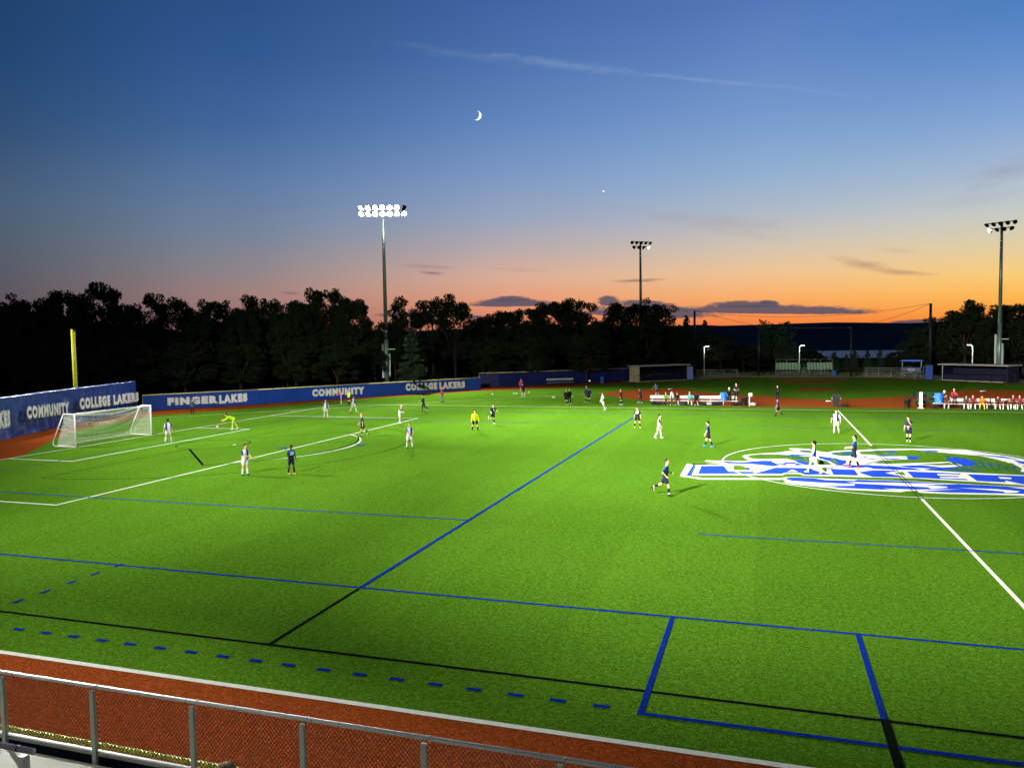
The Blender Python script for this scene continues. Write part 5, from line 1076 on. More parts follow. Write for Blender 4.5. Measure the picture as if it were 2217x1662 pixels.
    C(pel + up * 0.455 + V((-0.15, 0, 0)), pel + up * 0.455 + V((0.15, 0, 0)), 0.064 + bul * 0.6, 0.064 + bul * 0.6); C(pel + up * 0.46, neck - up * 0.005, 0.085, 0.064)
    for sh, el, wr, d2, sg in arms:
        if kind == 'tee' or kind == 'crop': C(sh, sh.lerp(el, 0.74), 0.062, 0.062)
        elif kind in ('long', 'jacket'): C(sh, el, 0.06 + bul * 0.3, 0.05 + bul * 0.3); C(el, wr - d2 * 0.02, 0.049 + bul * 0.3, 0.037 + bul * 0.2)
    remesh(mb, 0.016 * s, 'shirt' if kind in ('tee', 'crop', 'bib') else 'jacket', tm, root, 3)
    if kind != 'jacket' and extra == 'bib':
        pass
    # shorts or trousers
    kind2, bm_ = bot; bm_ = bm_ if not isinstance(bm_, tuple) else cm(bm_)
    mb = MB(); C(pel + V((-0.065, 0, 0.02)), pel + V((0.065, 0, 0.02)), 0.115, 0.115); C(pel + up * 0.07 + V((-0.05, 0, 0)), pel + up * 0.07 + V((0.05, 0, 0)), 0.105, 0.105)
    for hip, kn, an, toe in legs:
        if kind2 == 'shorts': C(hip, hip.lerp(kn, 0.62), 0.108, 0.098)
        else: C(hip, kn, 0.104, 0.074); C(kn, an + (kn - an) * 0.06, 0.074, 0.056)
    remesh(mb, 0.016 * s, 'shorts' if kind2 == 'shorts' else 'trousers', bm_, root, 3)
    for hip, kn, an, toe in legs:
        if kind2 == 'shorts' and socks:
            mb = MB(); mb.cap(T(kn.lerp(an, 0.30)), T(kn.lerp(an, 0.42)), 0.060 * s, 0.062 * s, 12); mb.cap(T(kn.lerp(an, 0.42)), T(an), 0.062 * s, 0.043 * s, 12); remesh(mb, 0.012 * s, 'sock', cm(socks), root, 1)
            if ankle_tape: mb = MB(); mb.cap(T(kn.lerp(an, 0.80)), T(kn.lerp(an, 0.93)), 0.050 * s, 0.047 * s, 12); mb.build('ankle_tape', cm(WHT), root)
        mb = MB(); dn = V((0, 0, -1)) if toe.z == 0 else V((0, -toe.z, toe.y)) * -1
        a0 = an + dn * 0.035 - toe * 0.045; b0 = an + dn * 0.045 + toe * 0.15; mb.cap(T(a0), T(b0), 0.040 * s, 0.032 * s, 12); mb.cap(T(an + dn * 0.0), T(an + dn * 0.04 + toe * 0.05), 0.042 * s, 0.040 * s, 12); remesh(mb, 0.012 * s, 'shoe', cm(shoes, 0.4), root, 1)
    if num:
        txt, where, col, size = num; me = text_mesh(txt, size, 0.012, 'number', cm(col)); xs = [v.co.x for v in me.vertices]; cxm = (min(xs) + max(xs)) / 2; sgn = 1 if where == 'front' else -1
        c0 = chest + fd * (sgn * 0.142) - up * 0.08
        for v in me.vertices: v.co = T(c0 + V((-sgn * (v.co.x - cxm), 0, 0)) + up * v.co.y + fd * (sgn * v.co.z))
        o = bpy.data.objects.new('number', me); COL.objects.link(o); o.parent = root
    return root, T, dict(head=h_, arms=arms, legs=legs, neck=neck, chest=chest, pel=pel, up=up, fd=fd, hm=hm, s=s)
WALK = dict(hL=22, kL=10, hR=-18, kR=14, sL=-18, sR=20, eL=14, eR=18, lean=4)
WALK2 = dict(hL=-18, kL=14, hR=22, kR=10, sL=20, sR=-18, eL=18, eR=14, lean=4)
RUN = dict(hL=-22, kL=52, hR=26, kR=20, sL=38, sR=-34, eL=85, eR=80, lean=9)
GP = 'players and officials on the soccer pitch'; GW = 'people warming up beyond the far touchline'; GB = 'people on the team benches'
person(416.7, 898, 172, 1.66, 'person in grey hooded jacket facing the blue outfield fence', GW, dict(hL=6, hR=-6, sL=30, sR=30, eL=60, eR=60, iL=30, iR=30), ('jacket', (62, 76, 84)), ('long', (20, 24, 34)), shoes=BLK, hair='k')
person(364.7, 957.5, 165, 1.80, 'white-kit player walking away right of the goal', GP, dict(WALK2, sL=-10, aL=20, aR=18), shoes=WHT, nearp=True)
person(509, 929.5, 268, 1.78, 'goalkeeper in fluorescent yellow bending toward the ball', GP, dict(lean=68, hL=16, kL=12, hR=-16, kR=10, sL=50, sR=40, eL=30, eR=20, nod=-10), ('long', (176, 214, 16)), ('shorts', (176, 214, 16)), socks=(176, 214, 16), shoes=WHT, nearp=True)
person(530.6, 1029.5, 40, 1.78, 'white-kit player with hand on belly near the penalty arc', GP, dict(hL=3, hR=-3, sR=10, eR=70, iR=50, sL=12, eL=40, nod=14), shoes=BLK, hair='b', nearp=True)
person(631, 1026.8, 25, 1.66, 'player in navy kit with orange boots nearest the left', GP, dict(hL=8, hR=-4, kL=4, kR=8, sL=6, sR=12, yaw=-30), ('tee', J_navy), ('shorts', NVY), socks=(24, 22, 26), shoes=(226, 112, 74), skin='d', num=('25', 'front', (150, 190, 230), 0.26), nearp=True)
person(705.8, 904, 20, 1.74, 'white-kit player with red boots left of the corner flag', GP, dict(hL=8, hR=-6, aL=16, aR=16), shoes=(210, 70, 60), hair='r')
person(756.5, 876, 330, 1.74, 'assistant referee in yellow shirt beside the corner flag', GP, dict(hL=6, hR=-6, sL=20, sR=-10), ('tee', (214, 206, 14)), ('shorts', BLK), socks=BLK, shoes=BLK, hair='g')
person(765, 891.3, 30, 1.76, 'white-kit player striding in front of the assistant referee', GP, dict(WALK, hL=28, hR=-26, aR=24, sR=16), shoes=WHT, skin='m')
person(790.6, 944, 262, 1.78, 'navy-kit player with blond hair walking left at penalty area edge', GP, dict(WALK, hL=8, hR=-24, kR=18), ('tee', J_navy), ('shorts', NVY), socks=BLK, shoes=BLK, hair='y', ankle_tape=True, nearp=True)
person(865, 916.7, 55, 1.76, 'white-kit player jogging right near far corner of penalty area', GP, dict(hL=-4, kL=16, hR=12, kR=22, lean=16, sL=-28, eL=80, sR=8, eR=70, abd=2), shoes=WHT, hair='y')
person(921, 890.5, 285, 1.72, 'person in dark navy tracksuit jogging left on the far side', GP, dict(hL=-14, kL=46, hR=14, kR=14, lean=8, sL=20, sR=-16, eL=70, eR=60), ('long', (26, 36, 52)), ('long', (22, 30, 46)), shoes=(40, 44, 50), hair='k')
person(956.5, 870.6, 50, 1.84, 'person in red vest and grey trousers before the far lettering', GW, dict(hL=5, hR=-5, sR=20, eR=70), ('tee', (170, 44, 36)), ('long', (128, 132, 124)), shoes=BLK, hair='g')
person(886.8, 970.8, 22, 1.76, 'red-haired white-kit player with hands clasped low, centre left', GP, dict(hL=6, hR=-6, abd=8, sL=22, sR=24, eL=26, eR=26, iL=34, iR=34, yaw=-12), shoes=BLK, hair='r', nearp=True)
person(1028.6, 933.5, 5, 1.74, 'referee in yellow long-sleeved shirt walking toward the viewer', GP, dict(hL=10, hR=-10, abd=13, sL=8, sR=-6, aL=16, aR=14, kL=6, kR=10), ('long', (218, 212, 10)), ('shorts', BLK), socks=BLK, shoes=BLK, nearp=True)
person(1064, 917, 30, 1.74, 'navy-kit player running right of the yellow referee', GP, dict(hL=-2, kL=6, hR=-14, kR=84, lean=5, sL=14, sR=-22, eL=80, eR=80), ('tee', (22, 32, 62)), ('shorts', NVY), socks=BLK, shoes=(230, 230, 226), num=('8', 'front', (200, 205, 215), 0.24))
person(1128.5, 847, 350, 1.72, 'person in pink behind the player in black top', GW, dict(hL=14, hR=-8, sL=20, sR=14, eL=60), ('long', (150, 52, 92)), ('long', (138, 50, 84)), shoes=WHT)
person(1133.5, 859, 200, 1.76, 'player in black top and pink shorts juggling by the far line', GW, dict(hL=8, hR=-8, lean=12, nod=20, aL=22, aR=22), ('tee', (18, 12, 18)), ('shorts', (116, 44, 48)), socks=WHT, shoes=WHT)
person(1226.3, 876, 345, 1.70, 'front one of two dark-clad people, with blond hair', GW, dict(hL=10, hR=-6, kL=16), ('long', (16, 16, 18)), ('shorts', BLK), socks=BLK, shoes=(190, 190, 186), hair='y')
person(1232.4, 874.4, 30, 1.72, 'rear one of two dark-clad people, half hidden', GW, dict(hL=6, hR=-6), ('long', (20, 20, 20)), ('long', BLK), shoes=(190, 190, 186), hair='g')
person(1270.0, 870.3, 0, 1.86, 'tall person in grey top behind the one in navy jacket', GW, dict(hL=6, hR=-4), ('long', (50, 64, 76)), ('shorts', (60, 66, 74)), socks=BLK, shoes=WHT, hair='g')
person(1274.8, 871.6, 175, 1.72, 'person in navy jacket seen from behind, far centre', GW, dict(hL=4, hR=-4, lean=10, aL=18, aR=18, nod=16), ('jacket', (20, 34, 54)), ('shorts', (24, 30, 44)), socks=BLK, shoes=WHT)
person(1311, 888, 300, 1.80, 'white-and-navy player running left on the far touchline', GP, dict(hL=-8, kL=8, hR=-24, kR=24, lean=-2, sL=20, sR=10, eL=30), shoes=WHT, hair='b', bot=('shorts', WHT))
person(1345.8, 876, 290, 1.72, 'player all in black standing before the orange infield', GW, dict(hL=8, hR=-10, kR=8), ('long', (16, 14, 16)), ('shorts', BLK), socks=BLK, shoes=WHT)
person(1386.5, 872.5, 262, 1.70, 'navy tracksuit player with ball left of the long bench', GW, dict(hL=22, kL=6, hR=-6, lean=16, nod=10), ('long', (26, 40, 70)), ('long', (24, 32, 54)), shoes=WHT, skin='m')
person(1423, 858, 220, 1.66, 'person in grey-blue shirt leaning behind the long bench', GW, dict(lean=30, hL=14, hR=-8, nod=25, sL=40, sR=30), ('long', (84, 96, 124)), ('shorts', (40, 28, 36)), socks=WHT, shoes=WHT)
person(1380, 925.8, 355, 1.68, 'player in black shirt number 77 near the far blue line', GP, dict(hL=4, hR=6, abd=14, sL=2, sR=10, aL=14, aR=12), ('tee', J_black), ('shorts', BLK), socks=BLK, shoes=(226, 216, 190), num=('77', 'front', (225, 228, 232), 0.30), nearp=True)
person(1424.8, 948.8, 75, 1.76, 'white-kit player walking right, right of number 77', GP, dict(hL=10, kL=6, hR=-12, kR=16, sR=14, sL=2, nod=6), shoes=WHT, nearp=True)
person(1535, 967, 268, 1.74, 'navy-kit player with blue boots left of the emblem', GP, dict(hL=-16, kL=8, hR=16, kR=4, sL=12, sR=-4), ('tee', J_navy), ('shorts', NVY), socks=BLK, shoes=(40, 130, 190), hair='kc', num=('2', 'back', (150, 180, 215), 0.26), nearp=True)
person(1431, 1072.5, 80, 1.76, 'navy-kit player running right, nearest of all players', GP, dict(hL=-32, kL=36, hR=26, kR=22, sL=-22, sR=-30, eL=100, eR=70, lean=8, iR=20, yaw=-10), ('tee', J_navy), ('shorts', NVY), socks=BLK, shoes=(24, 22, 24), hair='b', ankle_tape=True, nearp=True)
person(1683, 865.8, 10, 1.64, 'person in black top standing on the orange infield', GW, dict(hL=3, hR=-3, sL=10, sR=10, eL=90, eR=90, iL=40, iR=40), ('long', (14, 14, 16)), ('long', (18, 18, 26)), shoes=BLK, hair='y')
person(1686.4, 900.3, 275, 1.62, 'player in purple-navy kit walking left near the infield', GP, dict(hL=20, kL=6, hR=-26, kR=8, sL=14, sR=-8), ('tee', (36, 32, 86)), ('shorts', NVY), socks=BLK, shoes=BLK, skin='m')
person(1810.8, 939, 350, 1.80, 'white-kit player walking at the far end of halfway line', GP, dict(hL=-8, kL=22, hR=8, kR=2, aL=20, aR=22), shoes=BLK, nearp=True)
person(1967.3, 957.7, 340, 1.78, 'navy-kit player lifting his shirt to his face at the right', GP, dict(hL=4, hR=-4, abd=2, sL=50, sR=-4, aR=12, eL=100, iL=30, nod=22), ('crop', (18, 28, 56)), ('shorts', (14, 22, 46)), socks=BLK, shoes=(110, 210, 60), ankle_tape=True, nearp=True)
person(1849.5, 1013, 268, 1.84, 'navy-kit player with pink boots standing on the emblem', GP, dict(hL=-14, kL=8, hR=20, kR=8, sL=20, sR=16, eL=62, eR=62, lean=-2), ('tee', J_navy), ('shorts', (16, 26, 52)), socks=BLK, shoes=(206, 70, 96), num=('4', 'back', (190, 205, 225), 0.28), nearp=True)
person(1763, 1024, 268, 1.78, 'curly-haired white-kit player striding left on the emblem', GP, dict(hL=-22, kL=10, hR=26, kR=6, sL=10, sR=-4, lean=0), shoes=(206, 220, 150), hair='kc', nearp=True)
# bench people (sit = seat height)
SIT = dict(sit=0.47, lean=8, hL=80, hR=84, kL=80, kR=84, sL=34, sR=34, eL=50, eR=50, iL=20, iR=20, abd=10)
def seated(px, label, top, bot, right=False, py=877, **k):
    pz = dict(SIT); pz.update(k.pop('pose', {})); x = RX(px) if right else G(px, 879).x; y = (rb if right else by) - 0.0
    return person(0, 0, k.pop('phi', 5), k.pop('H', 1.74), label, GB, pz, top, bot, loc=(x, y, 0), **k)
seated(1436.5, 'seated player wearing a green bib on the left bench', ('tee', (70, 150, 30)), ('shorts', BLK), socks=(30, 30, 30), shoes=WHT)
sr = seated(1450, 'seated player with white towel over the head', ('long', (24, 20, 22)), ('shorts', (20, 18, 20)), socks=BLK, shoes=WHT, hair=None)
mb = MB(); T = sr[1]; d_ = sr[2]; V = Vector
mb.ell(T(d_['head'](0, -0.02, 0.04)), (0.115, 0.125, 0.125), None, 14, 10)
for sg in (-1, 1): mb.cap(T(d_['head'](sg * 0.09, 0.0, 0)), T(d_['chest'] + V((sg * 0.13, 0.13, -0.02))), 0.06, 0.07, 10); mb.cap(T(d_['chest'] + V((sg * 0.13, 0.13, 0))), T(d_['chest'] + V((sg * 0.12, 0.16, -0.26))), 0.06, 0.05, 10)
tw = remesh(mb, 0.016, 'towel', cm(WHT), None, 2); tw.location = sr[0].location; tw.rotation_euler = sr[0].rotation_euler; tag(tw, 'white towel draped over the head of a seated player', 'towel')
seated(1462, 'seated player in black top and grey trousers', ('long', (18, 18, 20)), ('long', (70, 66, 56)), shoes=(190, 190, 186))
seated(1490, 'seated person in teal top with pale cap', ('long', (72, 164, 156)), ('shorts', BLK), socks=WHT, shoes=(170, 150, 150), hair='w')
seated(1505, 'seated player in black hooded top at the bench middle', ('jacket', (16, 12, 16)), ('long', (18, 16, 18)), shoes=WHT, skin='d')
person(0, 0, 5, 1.76, 'coach in dark clothes and white cap sitting on bench backrest', GB, dict(sit=1.0, lean=18, hL=66, hR=70, kL=64, kR=68, sL=30, sR=34, eL=60, eR=40), ('long', (20, 22, 24)), ('long', (16, 16, 20)), shoes=BLK, hair='w', loc=(G(1577, 879).x, by + 0.2, 0))
person(0, 0, 8, 1.86, 'coach in navy polo standing on the left bench', GB, dict(hL=3, hR=-3, sL=26, sR=26, eL=50, eR=50, iL=36, iR=36), ('tee', (22, 34, 56)), ('long', (14, 14, 18)), shoes=BLK, hair='g', loc=(G(1593, 879).x, by, 0), z0=0.485)
person(0, 0, 60, 1.76, 'person in dark top leaning over the utility cart', GB, dict(lean=26, hL=6, hR=-6, sL=50, sR=40), ('long', (16, 16, 20)), ('long', (16, 16, 20)), shoes=BLK, hair='w', loc=(RX(2051), rb + 0.75, 0))
seated(2058, 'seated player in maroon bib beside the blue cooler', ('tee', (112, 28, 36)), ('shorts', (120, 110, 60)), True, socks=(190, 186, 178), shoes=WHT)
person(0, 0, 10, 1.78, 'player in maroon bib and white cap perched high on backrest', GB, dict(sit=1.0, lean=18, hL=60, hR=70, kL=60, kR=68, sL=40, sR=40, eL=40, eR=50), ('tee', (150, 44, 62)), ('shorts', (26, 26, 84)), socks=BLK, shoes=BLK, hair='w', loc=(RX(2075), rb + 0.2, 0), skin='m')
seated(2100.5, 'seated player in dark vest with white sleeves', ('long', (60, 60, 62)), ('shorts', BLK), True, socks=WHT, shoes=WHT, pose=dict(lean=24, nod=20))
seated(2115, 'seated player in maroon vest fourth from the cart', ('tee', (118, 34, 44)), ('shorts', BLK), True, socks=WHT, shoes=WHT, pose=dict(lean=14, nod=10))
seated(2134.5, 'seated goalkeeper in orange vest and yellow trousers', ('long', (206, 104, 20)), ('shorts', (206, 186, 40)), True, socks=(206, 186, 40), shoes=(206, 186, 40), pose=dict(lean=20, nod=22), hair='b')
seated(2168, 'seated player in dark maroon, alone in bench middle', ('tee', (84, 26, 50)), ('shorts', BLK), True, socks=WHT, shoes=WHT, pose=dict(lean=26, nod=26))
seated(2184.5, 'player in maroon bending far forward on the bench', ('tee', (70, 26, 46)), ('shorts', BLK), True, socks=WHT, shoes=WHT, pose=dict(lean=50, nod=20, sL=60, sR=60))
seated(2200.5, 'blond player in maroon vest seated near the right edge', ('tee', (118, 34, 44)), ('shorts', BLK), True, socks=WHT, shoes=WHT, hair='b')
seated(2214.5, 'player in maroon vest cut by the right edge of the photo', ('tee', (110, 36, 50)), ('shorts', BLK), True, socks=WHT, shoes=WHT, hair='b')
# spectator whose head shows at the bottom edge
v = ray(487, 1652); t = 8.35; q_ = CAM + v * t; Hs = q_.z - 0.07 - DZ
sp_r = person(0, 0, 180, min(1.95, max(1.5, Hs)), 'spectator with light brown hair at the foot of the stand', 'spectators', dict(hL=3, hR=-3), ('tee', (60, 66, 80)), ('long', (40, 44, 60)), shoes=BLK, hair='sc', loc=(q_.x, q_.y, 0), z0=DZ, nearp=True)
T_, d_s = sp_r[1], sp_r[2]; hb = [o for o in bpy.data.objects if o.parent == sp_r[0] and o.name.startswith('hair')][0]; rnd = random.Random(4)
for tone, cnt in (((168, 146, 104), 150), ((112, 88, 58), 150), ((206, 188, 150), 40)):
    mb = MB()
    for i in range(cnt):
        a0 = rnd.uniform(0, 6.283); b0 = rnd.uniform(0.0, 0.5); L = rnd.uniform(0.6, 1.3); pts = []
        for q in range(6):
            b1 = b0 + L * q / 5; rr = 1.0 + rnd.uniform(-0.01, 0.05); pts.append(T_(d_s['head'](0.108 * rr * math.sin(b1) * math.cos(a0 + 0.12 * q), -0.02 + 0.122 * rr * math.sin(b1) * math.sin(a0 + 0.12 * q), 0.045 + 0.118 * rr * math.cos(b1))))
        mb.path(pts, 0.0034, 4)
    mb.build('hair_strands', hairm(tone), hb)
# ------------------------------------------------------------------ trees
def leaf_mat(name, c, v=0.5):
    m = bpy.data.materials.new(name); m.use_nodes = True; t = m.node_tree; b = t.nodes['Principled BSDF']; b.inputs['Roughness'].default_value = 0.8; b.inputs['Specular IOR Level'].default_value = 0.05
    g = t.nodes.new('ShaderNodeNewGeometry'); n = t.nodes.new('ShaderNodeTexNoise'); n.inputs['Scale'].default_value = 0.5; n.inputs['Detail'].default_value = 5; t.links.new(g.outputs['Position'], n.inputs['Vector'])
    mx = t.nodes.new('ShaderNodeMix'); mx.data_type = 'RGBA'; mx.inputs['A'].default_value = (*[q * (1 - v) for q in c], 1); mx.inputs['B'].default_value = (*[q * (1 + v) for q in c], 1)
    t.links.new(n.outputs[0], mx.inputs['Factor']); t.links.new(mx.outputs['Result'], b.inputs['Base Color']); return m
M_leaf = leaf_mat('leaves_broad', (0.011, 0.019, 0.008)); M_needle = leaf_mat('leaves_needle', (0.022, 0.038, 0.020))
def leafquad(mb, c, s, rnd):
    n = Vector((rnd.gauss(0, 1), rnd.gauss(0, 1), rnd.gauss(0, 1) + 0.3)).normalized(); a = n.orthogonal().normalized(); a.rotate(Matrix.Rotation(rnd.uniform(0, 6.28), 3, n)); b = n.cross(a); w = s * rnd.uniform(0.6, 1.3); h = w * rnd.uniform(0.5, 0.8)
    mb.add([c - a * w, c - b * h * 0.7 + a * w * 0.1, c + a * w, c + b * h], [(0, 1, 2, 3)])
def broad_tree(seed, H=15.0, Wr=5.0, open_=0.5, clumps=46, leaves=85, up=False):
    rnd = random.Random(seed); tr = MB(); cr = MB(); fork = H * rnd.uniform(0.28, 0.36)
    tr.bar((0, 0, 0), (0, 0, fork), 0.32, 10, 0.24); ends = []
    for i in range(7):
        a = 2 * math.pi * i / 7 + rnd.uniform(-0.3, 0.3); rr = Wr * rnd.uniform(0.35, 0.75); z = H * rnd.uniform(0.55, 0.85); st = Vector((0, 0, fork * rnd.uniform(0.8, 1.0)))
        mid = Vector((rr * 0.4 * math.cos(a), rr * 0.4 * math.sin(a), (z + fork) / 2)); e = Vector((rr * math.cos(a), rr * math.sin(a), z)); tr.bar(st, mid, 0.17, 7, 0.12); tr.bar(mid, e, 0.12, 6, 0.05)
        for q in range(3): e2 = e + Vector((rnd.uniform(-1.6, 1.6), rnd.uniform(-1.6, 1.6), rnd.uniform(0.2, 1.8))); tr.bar(mid.lerp(e, rnd.uniform(0.3, 1)), e2, 0.06, 5, 0.02); ends.append(e2)
    tr.bar((0, 0, fork), (0.3, 0.2, H * 0.85), 0.22, 8, 0.06)
    cs = []
    for i in range(clumps):
        a = rnd.uniform(0, 6.283); t = rnd.random(); z = H * (0.30 + 0.62 * t); prof = math.sqrt(max(0.05, 1 - ((t - 0.38) / 0.70) ** 2))
        rr = Wr * prof * math.sqrt(rnd.uniform(0.15, 1.0)); cs.append((Vector((rr * math.cos(a), rr * math.sin(a), z)), rnd.uniform(0.75, 1.55)))
    for e in ends: cs.append((e, rnd.uniform(0.7, 1.2)))
    for c, r_ in cs:
        for k in range(int(1.5 * leaves * r_ * r_)):
            d = Vector((rnd.gauss(0, 1), rnd.gauss(0, 1), rnd.gauss(0, 1))).normalized(); q = r_ * rnd.uniform(0.55, 1.12); p = c + Vector((d.x * q, d.y * q, d.z * q * 0.62)); leafquad(cr, p, 0.21, rnd)
    return tr.mesh('trunk', True), cr.mesh('crown')
def conifer(seed, H=12.0, Wr=3.2, sparse=False):
    rnd = random.Random(seed); tr = MB(); cr = MB(); tr.bar((0, 0, 0), (0, 0, H * 0.97), 0.22, 8, 0.03); z = H * 0.08
    while z < H * 0.99:
        t = z / H; rr = Wr * (1 - t) ** 0.85 + 0.12; nb = max(4, int(9 - 4 * t))
        for i in range(nb):
            a = rnd.uniform(0, 6.283); L = rr * rnd.uniform(0.7, 1.15); dr = Vector((math.cos(a), math.sin(a), -0.12 if t < 0.6 else 0.35)); e = Vector((0, 0, z)) + dr * L; tr.bar((0, 0, z), e, 0.035, 4, 0.01)
            for k in range(int(16 + 30 * L)):
                p = Vector((0, 0, z)).lerp(e, rnd.uniform(0.15, 1.05)) + Vector((rnd.uniform(-.2, .2), rnd.uniform(-.2, .2), rnd.uniform(-.22, .06))); leafquad(cr, p, 0.17, rnd)
        z += H * (0.035 if not sparse else 0.05)
    return tr.mesh('trunk', True), cr.mesh('crown')
def spiky(seed, H=13.0, Wr=4.5):
    rnd = random.Random(seed); tr = MB(); cr = MB(); tr.bar((0, 0, 0), (0, 0, H * 0.8), 0.3, 8, 0.08)
    for i in range(70):
        a = rnd.uniform(0, 6.283); t = rnd.uniform(0.15, 0.85); st = Vector((0, 0, H * t * 0.85)); L = Wr * (1.15 - 0.55 * t) * rnd.uniform(0.75, 1.1); e = st + Vector((math.cos(a) * L, math.sin(a) * L, L * rnd.uniform(0.25, 0.75) + t)); tr.bar(st, e, 0.05, 4, 0.015)
        for k in range(120):
            q = rnd.uniform(0.15, 1.02); sp_ = 0.5 * (1.1 - q) + 0.1; p = st.lerp(e, q) + Vector((rnd.gauss(0, sp_), rnd.gauss(0, sp_), rnd.gauss(0, sp_))); leafquad(cr, p, 0.2, rnd)
    return tr.mesh('trunk', True), cr.mesh('crown')
VAR = {'b': [broad_tree(s_, 15, 5.2, clumps=64) for s_ in (1, 2, 3, 4, 5)], 'o': [broad_tree(s_, 15, 5.0, clumps=26, leaves=80) for s_ in (11, 12, 13)], 'u': [broad_tree(s_, 15, 3.6, clumps=34, leaves=80, up=False) for s_ in (21, 22)], 'c': [conifer(s_) for s_ in (31, 32)], 's': [spiky(41), spiky(42)], 'p': [conifer(51, 7, 1.9, True), conifer(52, 7, 2.2, True)]}
WREF = {'b': 5.6, 'o': 5.5, 'u': 4.2, 'c': 3.2, 's': 4.5, 'p': 2.0}; HREF = {'b': 14.6, 'o': 14.6, 'u': 14.6, 'c': 12, 's': 13, 'p': 7}
for k, l_ in VAR.items():
    for tr, cr in l_: tr.materials.append(M_bark); cr.materials.append(M_leaf if k in 'bou' else M_needle)
trn = [0]
KN = {'b': 'broadleaf_tree', 'o': 'broadleaf_tree', 'u': 'upright_tree', 'c': 'conifer', 's': 'spiky_pine_tree', 'p': 'small_conifer'}
KC = {'b': 'tree', 'o': 'tree', 'u': 'tree', 'c': 'conifer', 's': 'pine tree', 'p': 'conifer'}
def tree(kind, px, ty, hw, dist, label, group='dark trees beyond the outfield', z=None):
    p = at(px, 800, dist); z0 = terrain_h(p.x, p.y) if z is None else z; p.z = 0; H = zat(p, px, ty) - z0; wr = hw / FPX * dist * (1.30 if kind in 'bou' else 1.05)
    i = trn[0]; trn[0] += 1; tr, cr = VAR[kind][i % len(VAR[kind])]; root = empty(KN[kind], (p.x, p.y, z0), (i * 2.4) % 6.28, label, KC[kind], group); sc = (wr / WREF[kind], wr / WREF[kind], H / HREF[kind])
    for nm, me in (('trunk', tr), ('crown', cr)):
        o = bpy.data.objects.new(nm, me); COL.objects.link(o); o.parent = root; o.scale = sc
